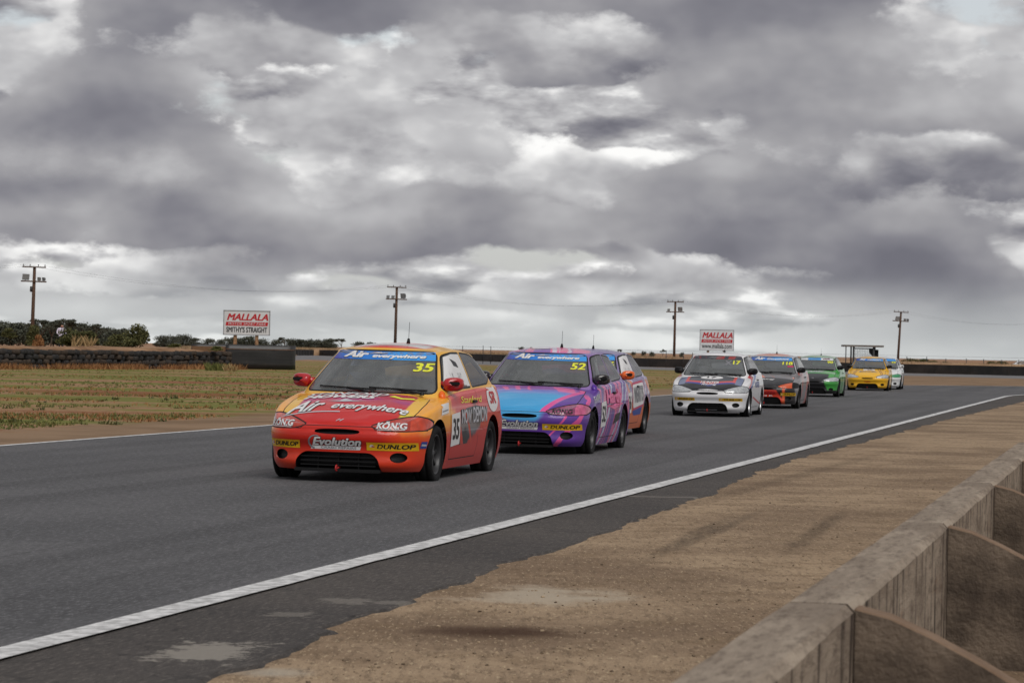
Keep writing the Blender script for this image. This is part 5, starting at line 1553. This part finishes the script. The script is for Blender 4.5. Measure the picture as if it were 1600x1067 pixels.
# ------------------------------------------------------------------ power poles with floodlights and wires
M_wood = mat('pole_wood', srgb(84, 62, 48), .9, var=.3, scale=6); M_steel = mat('lamp_steel', srgb(120, 122, 124), .5, .4, var=.2, scale=5); M_dk = mat('dark_steel', (.03, .03, .032), .6); M_lens = mat('flood_lens', (.22, .24, .25), .15, coat=.5)
poles = []
PTOP = 8.6
wires_at = []
def flood(parent, x, z, big, yaw, tilt):
    bm = bmesh.new(); s = .62 if big else .36
    M = Matrix.Rotation(yaw, 4, 'Z') @ Matrix.Rotation(tilt, 4, 'X')
    prof = [(-.5, -.42), (.5, -.42), (.5, .42), (-.5, .42)]
    bk_ = [bm.verts.new(M @ Vector((a * s * .55, s * .30, c_ * s * .55))) for a, c_ in prof]
    fr_ = [bm.verts.new(M @ Vector((a * s * 1.15, -s * .28, c_ * s * 1.15))) for a, c_ in prof]
    bm.faces.new(bk_)
    for k in range(4): bm.faces.new((bk_[k], bk_[(k + 1) % 4], fr_[(k + 1) % 4], fr_[k]))
    add_tube(bm, [(0, 0, 0), (0, .0, -s * .62)], .03, 5)
    bmesh.ops.recalc_face_normals(bm, faces=bm.faces)
    o = bm_obj('floodlight', bm, M_dk if big else M_steel, parent); o.location = (x, -.12, z + s * .62)
    bm = bmesh.new(); bm.faces.new([bm.verts.new(M @ Vector((a * s * 1.1, -s * .265, c_ * s * 1.1))) for a, c_ in prof]); bm_obj('lens', bm, M_lens, o)
def pole(px, py, label, lamps, lean):
    t_ = (PTOP - CAMH) / ray(px, py).z
    d = ray(px, py); X, Yp = d.x * t_, d.y * t_
    e = empty('utility_pole', (X, Yp, 0)); tag(e, label, 'utility pole', 'wooden power poles carrying floodlights')
    e.rotation_euler = (0, lean, 0)
    bm = bmesh.new(); add_tube(bm, [(0, 0, -.3), (0, 0, PTOP - .1)], [.20, .15], 10); bm_obj('pole', bm, M_wood, e)
    bm = bmesh.new(); add_box(bm, (0, -.2, PTOP - .15), (2.3, .10, .12)); ca = bm_obj('crossarm', bm, M_wood, e)
    for xx_ in (-1.05, -.4, .4, 1.05):
        bm = bmesh.new(); add_lathe(bm, [(.02, 0), (.05, .04), (.035, .08), (.06, .12), (.045, .20), (.001, .22)], 8, Matrix.Translation((xx_, -.2, PTOP - .09))); bm_obj('insulator', bm, M_steel, ca)
    bm = bmesh.new(); add_box(bm, (0, -.2, PTOP - 1.55), (2.5, .10, .13)); bm_obj('lamp_bar', bm, M_wood, e)
    for x_, big, yaw, tilt in lamps: flood(e, x_, PTOP - 1.5, big, yaw, tilt)
    bm = bmesh.new(); add_lathe(bm, [(.001, .28), (.14, .26), (.16, .0), (.14, -.26), (.001, -.28)], 10, Matrix.Translation((-.22, -.05, PTOP - 2.3))); bm_obj('junction_box', bm, M_dk, e)
    wires_at.append(Vector((X, Yp, PTOP)))
pole(52, 415, 'power pole with floodlights at the far left, above the bushes', [(-.85, True, .5, .2), (.55, False, -.5, .2), (1.0, False, -.7, .2)], R(.9))
pole(619, 447, 'power pole with floodlights standing behind the leading car', [(-1.05, False, .5, .2), (-.45, False, .4, .2), (.85, True, -.6, .2)], R(.6))
pole(1055, 470, 'power pole with floodlights just left of the web address billboard', [(-.95, False, .5, .2), (.75, True, -.6, .2)], R(.2))
pole(1404, 486, 'leaning power pole with floodlights beside the open shelter at right', [(-.7, False, .4, .2), (.7, False, -.5, .2), (1.15, False, -.8, .2), (-.55, True, .3, .2)], R(2.6))
sp = wires_at[1] - wires_at[0]; sp2 = wires_at[3] - wires_at[2]
pts_w = [wires_at[0] - sp] + wires_at + [wires_at[3] + sp2]
wl = ['the left edge to the first pole', 'first to second pole', 'second to third pole', 'third to fourth pole', 'the fourth pole to the right edge']
for i in range(5):
    for lane, off in (('nearer', -.9), ('farther', .9)):
        a, b_ = pts_w[i] + Vector((off, 0, 0)), pts_w[i + 1] + Vector((off, 0, 0))
        bm = bmesh.new(); add_tube(bm, [a.lerp(b_, k / 14) + Vector((0, 0, -1.5 * (1 - (2 * k / 14 - 1) ** 2) + .05)) for k in range(15)], .006, 4, False)
        o = bm_obj('power_line', bm, M_dk); tag(o, '%s of two sagging power lines from %s' % ('left' if off < 0 else 'right', wl[i]), 'power line', 'sagging power lines between the poles')

# ------------------------------------------------------------------ shelter, fence posts, far mast
c0, c1 = at(1320, 540, 232), at(1380, 540, 232)
wd = c1.x - c0.x; e = empty('marshal_shelter', (c0.x, 232, 0)); tag(e, 'open flat-roofed marshal shelter with a mesh screen, behind the yellow car', 'shelter')
zt = c0.z
bm = bmesh.new(); add_box(bm, (wd / 2, 1.0, zt), (wd + .1, 2.2, .16)); bm_obj('roof', bm, mat('shelter_roof', srgb(110, 100, 92), .7, var=.2, scale=3), e)
for xx_, yy_, r_ in ((.12, .1, .045), (.80, .1, .09), (2.55, .1, .09), (.80, 1.9, .07), (2.9, 1.9, .07)):
    bm = bmesh.new(); add_tube(bm, [(xx_, yy_, -.1), (xx_, yy_, zt - .08)], r_, 8); bm_obj('post', bm, M_dk, e)
bm = bmesh.new()
for k in range(12): add_tube(bm, [(.85 + k * .145, .1, .9), (.85 + k * .145, .1, zt - .2)], .012, 4, False)
for k in range(9): add_tube(bm, [(.8, .1, .95 + k * .16), (2.5, .1, .95 + k * .16)], .012, 4, False)
bm_obj('mesh_screen', bm, M_dk, e)['kind'] = 'stuff'
bm = bmesh.new(); add_box(bm, (1.7, .1, zt - .22), (1.9, .08, .10)); bm_obj('beam', bm, M_dk, e)
bm = bmesh.new(); add_prism(bm, [(2.25, zt - .25), (3.1, zt - .3), (3.1, zt - 1.2), (2.75, zt - 1.25), (2.6, zt - .9), (2.3, zt - .6)], 1.0, 1.1, Matrix(((1, 0, 0, 0), (0, 0, 1, 0), (0, 1, 0, 0), (0, 0, 0, 1)))); bm_obj('shade_cloth', bm, mat('shade_cloth', (.02, .02, .02), .9, var=.3, scale=6), e)
fp_px = [(723, 540), (755, 540), (767, 541), (826, 549), (1041, 547), (1068, 550), (1082, 551), (1417, 557), (1448, 557), (1478, 560), (1510, 560), (1537, 561), (1565, 562), (1592, 562)]
fp_words = ['first', 'second', 'third', 'fourth', 'fifth', 'sixth', 'seventh', 'eighth', 'ninth', 'tenth', 'eleventh', 'twelfth', 'thirteenth', 'last']
for i, (px, py) in enumerate(fp_px):
    p = at(px, py, 246); bm = bmesh.new()
    add_tube(bm, [(0, 0, -.1), (0, 0, p.z)], .035, 6)
    for q in (.4, .7, .95): add_box(bm, (.0, -.03, p.z * q), (.05, .03, .05))
    o = bm_obj('fence_post', bm, M_dk); o.location = (p.x, 246, 0)
    tag(o, '%s thin fence post from the left on the bank behind the far barrier' % fp_words[i], 'fence post', 'fence posts on the far bank')
bm = bmesh.new()
for h_ in (.75, 1.05, 1.3): add_tube(bm, [(at(x_, 545, 246).x, 246 + .05, h_ + .25) for x_ in (690, 900, 1100, 1300, 1640)], .008, 4, False)
tag(bm_obj('fence_wire', bm, M_dk), 'thin fence wires strung along the posts on the far bank', 'wire', kind='stuff')

# ------------------------------------------------------------------ trees, bushes, weeds
def leaf_mat(name, a, b_):
    m = bpy.data.materials.new(name); m.use_nodes = True; t = m.node_tree; bs = t.nodes['Principled BSDF']
    gi = t.nodes.new('ShaderNodeNewGeometry')
    P_ = t.nodes.new('ShaderNodeTexCoord').outputs['Object']
    f = math_n(t, 'MULTIPLY_ADD', gi.outputs['Random Per Island'], .6, math_n(t, 'MULTIPLY', noise_n(t, P_, .9, 3, .6), .5))
    t.links.new(mixc(t, smooth(t, f, .2, .9), a, b_), bs.inputs['Base Color']); bs.inputs['Roughness'].default_value = .7; bs.inputs['Specular IOR Level'].default_value = .25
    MATS[name] = m; return m
M_leafd = leaf_mat('leaf_gum_dark', srgb(62, 66, 58), srgb(92, 94, 78)); M_leafb = leaf_mat('leaf_bush', srgb(60, 64, 38), srgb(104, 102, 62)); M_leafg = leaf_mat('leaf_weed', srgb(78, 86, 44), srgb(124, 122, 70))  # gum leaves: distance haze put into the colour, paler and greyer
M_straw = leaf_mat('leaf_straw_tall', srgb(140, 116, 80), srgb(176, 150, 108)); M_dry = leaf_mat('leaf_dry', srgb(120, 78, 48), srgb(166, 122, 78)); M_bark = mat('bark', srgb(88, 74, 62), .9, var=.3, scale=4)
def crown_mesh(seed, w_, h0, h1, clumps, leaves, size, umbrella=False):
    rd = random.Random(seed); bm = bmesh.new()
    cs = []
    for k in range(clumps):
        a = rd.uniform(0, 2 * math.pi); r = w_ * .5 * math.sqrt(rd.random()) * .82
        zz_ = h0 + (h1 - h0) * (rd.uniform(.55, .95) if umbrella else rd.uniform(.12, .9))
        if not umbrella: r *= (1.0 - .45 * ((zz_ - h0) / (h1 - h0)) ** 2)
        cs.append((r * math.cos(a), r * math.sin(a), zz_, rd.uniform(.16, .30) * w_ * (.8 if umbrella else 1), rd.uniform(.10, .2) * (h1 - h0) * (.75 if umbrella else 1.25)))
    for k in range(leaves):
        cx, cy, cz, rx, rz = rd.choice(cs)
        v = Vector((rd.gauss(0, 1), rd.gauss(0, 1), rd.gauss(0, 1))).normalized() * (rd.random() ** .4)
        p = Vector((cx + v.x * rx, cy + v.y * rx, max(h0 * .6, cz + v.z * rz)))
        a = Vector((rd.uniform(-1, 1), rd.uniform(-1, 1), rd.uniform(-.6, .6))).normalized() * size * rd.uniform(.6, 1.3)
        b_ = a.cross(Vector((rd.uniform(-1, 1), rd.uniform(-1, 1), rd.uniform(-1, 1)))).normalized() * size * rd.uniform(.4, .8)
        q = [bm.verts.new(p - a), bm.verts.new(p + b_), bm.verts.new(p + a), bm.verts.new(p - b_)]
        bm.faces.new(q)
    me = bpy.data.meshes.new('crown'); bm.to_mesh(me); bm.free(); return me, cs
def trunk_mesh(seed, h, cs, r0):
    rd = random.Random(seed); bm = bmesh.new()
    fork = Vector((rd.uniform(-.1, .1) * h, 0, h * .45))
    add_tube(bm, [(0, 0, -.2), (fork.x * .4, 0, h * .22), fork], [r0, r0 * .8, r0 * .6], 7)
    for cx, cy, cz, rx, rz in cs[:6]:
        add_tube(bm, [fork, fork.lerp(Vector((cx, cy, cz)), .55) + Vector((0, 0, .05 * h)), (cx, cy, cz)], [r0 * .5, r0 * .32, r0 * .12], 5)
    me = bpy.data.meshes.new('trunk'); bm.to_mesh(me); bm.free(); return me
TREES = []
for k in range(6):
    um = k in (1, 4)
    cm, cs = crown_mesh(k + 20, 7.0 if not um else 5.6, .3 if not um else 3.0, 5.2 if not um else 6.0, 24 if not um else 8, 2400 if not um else 700, .24, um)
    TREES.append((cm, trunk_mesh(k, 4.2 if not um else 5.2, cs, .17)))
BUSH = []
for k in range(4):
    cm, cs = crown_mesh(k + 60, 2.0, .02, 1.25, 20, 2600, .085); BUSH.append((cm, trunk_mesh(k + 40, .9, cs, .035)))
def plant(name, lib, k, loc, sc_, m, label, cat, group, rz=None):
    e = empty(name, loc, rz if rz is not None else random.uniform(0, 6)); e.scale = sc_ if isinstance(sc_, tuple) else (sc_,) * 3
    tag(e, label, cat, group)
    cm, tm = lib[k % len(lib)]
    o = bpy.data.objects.new('crown', cm); col.objects.link(o); o.parent = e
    if not cm.materials: cm.materials.append(None)
    o.material_slots[0].link = 'OBJECT'; o.material_slots[0].material = m
    o = bpy.data.objects.new('trunk' if lib is TREES else 'stem', tm); col.objects.link(o); o.parent = e
    if not tm.materials: tm.materials.append(M_bark)
    return e
# far tree line on the left: (pixel x, pixel y of the top, kind, distance)
rt2 = random.Random(5)
tl = []
for i, (px, py) in enumerate(((-14, 500), (4, 498), (16, 501), (30, 503), (41, 504), (56, 505), (70, 505), (84, 504), (98, 503), (112, 504), (122, 503), (134, 507), (150, 508), (166, 510), (180, 511), (192, 512))):
    tl.append((px, py, (0, 2, 3, 5)[i % 4], 520 + (i % 3) * 26))
for px, py in ((64, 497), (80, 499), (107, 494), (150, 505), (126, 503)): tl.append((px, py, 1 if px % 2 else 4, 505))
nth = ['first', 'second', 'third', 'fourth', 'fifth', 'sixth', 'seventh', 'eighth', 'ninth', 'tenth', 'eleventh', 'twelfth', 'thirteenth', 'fourteenth', 'fifteenth', 'sixteenth', 'seventeenth', 'eighteenth', 'nineteenth', 'twentieth']
dense_i = um_i = 0
for px, py, k, Yd in sorted(tl):
    p = at(px, py, Yd); top = 5.4 if k not in (1, 4) else 6.3
    s = p.z / top
    if k in (1, 4): lab = '%s flat-topped gum from the left rising above the dark tree line' % nth[um_i]; um_i += 1
    else: lab = '%s rounded dark tree from the left in the far tree line' % nth[dense_i]; dense_i += 1
    plant('gum_tree', TREES, k, (p.x, Yd, 0), (s * (1.0 if k in (1, 4) else 1.15), s, s), M_leafd, lab, 'tree', 'far tree line at the left')
ml = ((252, 523, 0, 600), (270, 522, 2, 620), (286, 521, 3, 640), (306, 527, 5, 650), (326, 528, 0, 660), (345, 528, 2, 650), (362, 525, 3, 640), (376, 526, 0, 640), (392, 524, 5, 640), (408, 527, 2, 640),
      (432, 530, 0, 700), (444, 525, 1, 690), (455, 528, 3, 700), (468, 529, 5, 700), (480, 529, 0, 700), (492, 530, 2, 700), (505, 529, 3, 700), (518, 528, 5, 700), (533, 527, 1, 690), (560, 533, 0, 760), (580, 533, 2, 760))
for i, (px, py, k, Yd) in enumerate(ml):
    p = at(px, py, Yd); top = 5.4 if k not in (1, 4) else 6.3; s = max(.25, p.z / top)
    plant('gum_tree', TREES, k, (p.x, Yd, 0), (s * 1.15, s, s), M_leafd, '%s small tree from the left in the low row behind the billboard' % (nth + ['twenty-first'])[i], 'tree', 'low row of far trees behind the billboard')
rl = ((814, 541, 0, 700), (830, 542, 3, 700), (919, 543, 2, 620), (969, 544, 1, 500), (990, 549, 3, 520), (1006, 548, 0, 520), (1019, 548, 2, 520), (1036, 545, 4, 500), (1066, 550, 5, 520))
for i, (px, py, k, Yd) in enumerate(rl):
    p = at(px, py, Yd); top = 5.4 if k not in (1, 4) else 6.3; s = max(.3, p.z / top)
    plant('gum_tree', TREES, k, (p.x, Yd, 0), (s * .55, s * .6, s), M_leafd, '%s sparse far tree from the left between car 52 and the web address billboard' % nth[i], 'tree', 'sparse far trees behind the cars')
for i, (px, py) in enumerate(((1418, 561), (1434, 563), (1445, 562), (1459, 565), (1475, 566), (1552, 566), (1568, 566))):
    p = at(px, py, 262); s = max(.5, (p.z - .3) / 1.25)
    plant('saltbush', BUSH, i, (p.x, 262, .35), (s * 1.2, s * 1.1, s), M_leafb, '%s low round bush from the left on the far bank at right' % nth[i], 'bush', 'low bushes on the far bank at right')
# bushes on the bank behind the tyre wall
def bush_at(px, py_top, py_base, Yd, i, wpx, m, label, k):
    a, b_ = at(px, py_top, Yd), at(px, py_base, Yd); s = (a.z - b_.z) / 1.3; sw = (wpx / FPX * Yd) / 2.0
    plant('bush', BUSH, k, (a.x, Yd, b_.z), (sw, sw, s), m, label, 'bush', 'bushes on the bank behind the tyre wall')
bush_at(212, 507, 545, 143, 0, 46, M_leafb, 'tall dense green bush on the bank, tallest of those behind the tyre wall', 0)
bush_at(178, 522, 545, 141, 1, 34, M_leafb, 'low green bush leaning against the tall bush on the bank', 1)
bush_at(52, 508, 544, 139, 2, 26, M_leafb, 'straggly bush at the foot of the leftmost power pole', 2)
bush_at(60, 524, 545, 136, 3, 20, M_dry, 'brown dry shrub in front of the leftmost power pole', 3)
bush_at(112, 512, 541, 150, 4, 38, M_leafb, 'broad green bush left of the middle of the bank', 0)
bush_at(140, 517, 541, 149, 5, 36, M_leafb, 'loose green bush with dry stalks before it on the bank', 1)
bush_at(14, 513, 530, 190, 6, 26, M_leafb, 'round pale bush at the left edge behind the bank', 3)
bush_at(272, 537, 543, 140, 7, 26, M_leafg, 'low spreading weed on the bank right of the tall bush', 2)
bush_at(338, 541, 549, 139, 8, 24, M_leafg, 'low green weed beside the end of the belt barrier', 3)
def stalks(name, seed, n, w_, d_, h, m, lean=.35, width=.02):
    rd = random.Random(seed); bm = bmesh.new()
    for k in range(n):
        x_, y_ = rd.uniform(-w_, w_), rd.uniform(-d_, d_); hh = h * rd.uniform(.5, 1.1); lx, ly = rd.gauss(0, lean) * hh, rd.gauss(0, lean) * hh; a = rd.uniform(0, 6.3); ww = width * rd.uniform(.6, 1.4)
        c_, s_ = math.cos(a) * ww, math.sin(a) * ww
        q = [bm.verts.new((x_ - c_, y_ - s_, -.02)), bm.verts.new((x_ + c_, y_ + s_, -.02)), bm.verts.new((x_ + lx * .4 + c_ * .7, y_ + ly * .4 + s_ * .7, hh * .6)), bm.verts.new((x_ + lx, y_ + ly, hh))]
        bm.faces.new(q)
    return bm_obj(name, bm, m)
for i, (px, py, n, w_, h, m, lb) in enumerate(((128, 541, 90, .55, .6, M_straw, 'clump of tall dry grass stalks on the bank between two bushes'), (337, 576, 200, .5, .42, M_leafg, 'tall green weed growing against the end of the tyre wall'), (360, 577, 60, .3, .4, M_straw, 'thin dry weed at the foot of the black belt barrier'))):
    if i == 0:
        p = at(px, py, 138)
    else: p = ground(px, py + 3)
    o = stalks('grass_clump', 70 + i, n, w_, w_ * .6, h, m); o.location = p; tag(o, lb, 'weed')
# orange dry weeds along the foot of the tyres: a mass nobody could count
def scatter(name, seed, n, pick, m, h, width, label, blades=5):
    rd = random.Random(seed); bm = bmesh.new()
    for k in range(n):
        p = pick(rd)
        if p is None: continue
        for q in range(blades):
            a = rd.uniform(0, 6.3); hh = h * rd.uniform(.4, 1.2); lx, ly = rd.gauss(0, .45) * hh, rd.gauss(0, .45) * hh; ww = width * rd.uniform(.6, 1.3); c_, s_ = math.cos(a) * ww, math.sin(a) * ww
            x_, y_ = p.x + rd.gauss(0, h * .5), p.y + rd.gauss(0, h * .5)
            bm.faces.new([bm.verts.new((x_ - c_, y_ - s_, p.z)), bm.verts.new((x_ + c_, y_ + s_, p.z)), bm.verts.new((x_ + lx, y_ + ly, p.z + hh))])
    o = bm_obj(name, bm, m); tag(o, label, 'grass', kind='stuff'); return o
def along_tyres(rd):
    u = rd.uniform(-1, (tw1 - tw0).length + 1)
    if mnoise.noise((u * .35, 3, 0)) + rd.uniform(-.3, .3) < -.05: return None
    p = tw0 + TD * u + TN * (rd.uniform(.3, 1.1)); return Vector((p.x, p.y, 0))
scatter('dry_weeds', 1, 1500, along_tyres, M_dry, .28, .02, 'orange dry weeds along the foot of the tyre wall')
ln2 = Vector((-ldir.y, ldir.x, 0))
def verge(lo, hi, thr, sx, sy, seed):
    def f(rd):
        p = ground(rd.uniform(-40, 1640), 0 + rd.uniform(572, 672) if False else rd.uniform(573, 690))
        if p.y < 20 or p.y > 190: return None
        d = (p - LL0).dot(ln2)
        if d < lo or d > hi: return None
        if mnoise.noise((p.x * sx, p.y * sy, seed)) + .35 * mnoise.noise((p.x * .9, p.y * .9, seed)) < thr: return None
        return Vector((p.x, p.y, 0))
    return f
scatter('verge_grass', 2, 26000, verge(2.4, 60, .08, .07, .22, 3.1), M_leafg, .05, .016, 'short green grass patches on the left verge', 4)
scatter('dark_weeds', 3, 2600, verge(2.0, 9, .25, .12, .5, 9.4), M_leafb, .075, .03, 'low dark green weeds dotted along the edge of the left verge', 6)
scatter('dry_grass', 4, 16000, verge(2.2, 60, .05, .06, .2, 17.7), M_dry, .06, .012, 'short dry grass on the left verge', 4)
def far_grass(rd):
    i = rd.uniform(0, 13.99); a = fw[int(i)].lerp(fw[int(i) + 1], i % 1) + Vector((0, rd.uniform(1.2, 8), 0))
    return Vector((a.x, a.y, .82))
scatter('bank_grass', 5, 9000, far_grass, leaf_mat('leaf_straw', srgb(150, 122, 92), srgb(186, 158, 122)), .30, .02, 'straw coloured dry grass on the bank beyond the far barrier', 4)
def grit(rd):
    p = ground(rd.uniform(330, 1640), rd.uniform(690, 1067)); d = (p - RL0).dot(Vector((rdir.y, -rdir.x, 0)))
    if d < 1.3: return None
    return p
rd = random.Random(8); bm = bmesh.new()
for k in range(2600):
    p = grit(rd)
    if p is None or (p - j1).dot(wn) > -.02: continue
    s = rd.choice((.002, .003, .003, .004, .006)) * rd.uniform(.7, 1.2) * (1 + p.y * .015)
    M = Matrix.Translation((p.x, p.y, s * .35)) @ Matrix.Rotation(rd.uniform(0, 6), 4, 'Z') @ Matrix.Diagonal((s * rd.uniform(.7, 1.5), s, s * .7, 1))
    r = bmesh.ops.create_icosphere(bm, subdivisions=1, radius=1.0, matrix=M) if False else bmesh.ops.create_cube(bm, size=1.5, matrix=M @ Matrix.Rotation(rd.uniform(0, 1), 4, 'X'))
tag(bm_obj('gravel', bm, leaf_mat('stone_bits', srgb(84, 70, 56), srgb(168, 148, 122))), 'small loose stones scattered over the dirt verge beside the pit wall', 'gravel', kind='stuff')

# ------------------------------------------------------------------ marshal on a platform far left, parked car far right
Yd = 172; a = at(96, 506, Yd); b_ = at(96, 524, Yd)
pl_h = max(.3, a.z - 1.74)
e = empty('marshal_platform', (a.x - .1, Yd, 0)); tag(e, 'dark marshal platform half hidden by bushes at the far left', 'platform')
bm = bmesh.new(); add_box(bm, (0, 0, pl_h - .06), (2.2, 1.6, .12)); bm_obj('deck', bm, mat('platform_green', (.025, .04, .04), .7, var=.3, scale=3), e)
for xx_ in (-1, 1):
    for yy_ in (-.7, .7):
        bm = bmesh.new(); add_tube(bm, [(xx_, yy_, -.1), (xx_, yy_, pl_h - .12)], .06, 6); bm_obj('leg', bm, M_dk, e)
pv = [(0, 0, .92), (0, .0, 1.12), (.02, -.02, 1.36), (.03, -.03, 1.50), (.035, -.05, 1.58), (.035, -.06, 1.66)]
pe = [(0, 1), (1, 2), (2, 3), (3, 4), (4, 5)]; pr = [.15, .14, (.19, .12), .07, .09, .095]
for sx in (-1, 1):
    i = len(pv); pv += [(sx * .10, 0, .84), (sx * .11, -.02, .48), (sx * .12, .03, .06), (sx * .12, -.10, .03)]; pe += [(0, i), (i, i + 1), (i + 1, i + 2), (i + 2, i + 3)]; pr += [.10, .075, .05, .045]
    i = len(pv); pv += [(sx * .21, -.01, 1.42), (sx * .30, -.06, 1.16), (sx * .24, -.25, 1.06)]; pe += [(2, i), (i, i + 1), (i + 1, i + 2)]; pr += [.07, .05, .045]
mp_ = skin_body('person', pv, pe, pr, 0, 1)
M_marsh = bpy.data.materials.new('marshal_clothes'); M_marsh.use_nodes = True; t = M_marsh.node_tree
z_ = sep(t, t.nodes.new('ShaderNodeTexCoord').outputs['Object'])[2]
c = mixc(t, smooth(t, z_, .93, .95), (.03, .03, .04), srgb(214, 204, 222)); c = mixc(t, smooth(t, z_, 1.50, 1.52), c, srgb(170, 120, 96)); c = mixc(t, smooth(t, z_, 1.64, 1.66), c, (.02, .018, .016))
t.links.new(c, t.nodes['Principled BSDF'].inputs['Base Color'])
po = link_mesh('person', mp_, M_marsh); po.location = (a.x, Yd, pl_h); po.rotation_euler = (0, 0, R(25)); tag(po, 'person in a pale top and dark trousers standing behind the bushes at left', 'person')
pc = at(1597, 573, 300)
make_car('parked_car', 'white parked car just showing at the right edge behind the far barrier', paint('paint_plain_white', (.72, .73, .74), dirt=.05), (pc.x + .9, 300, .0), R(75), group=None, antenna=False, cat='car')
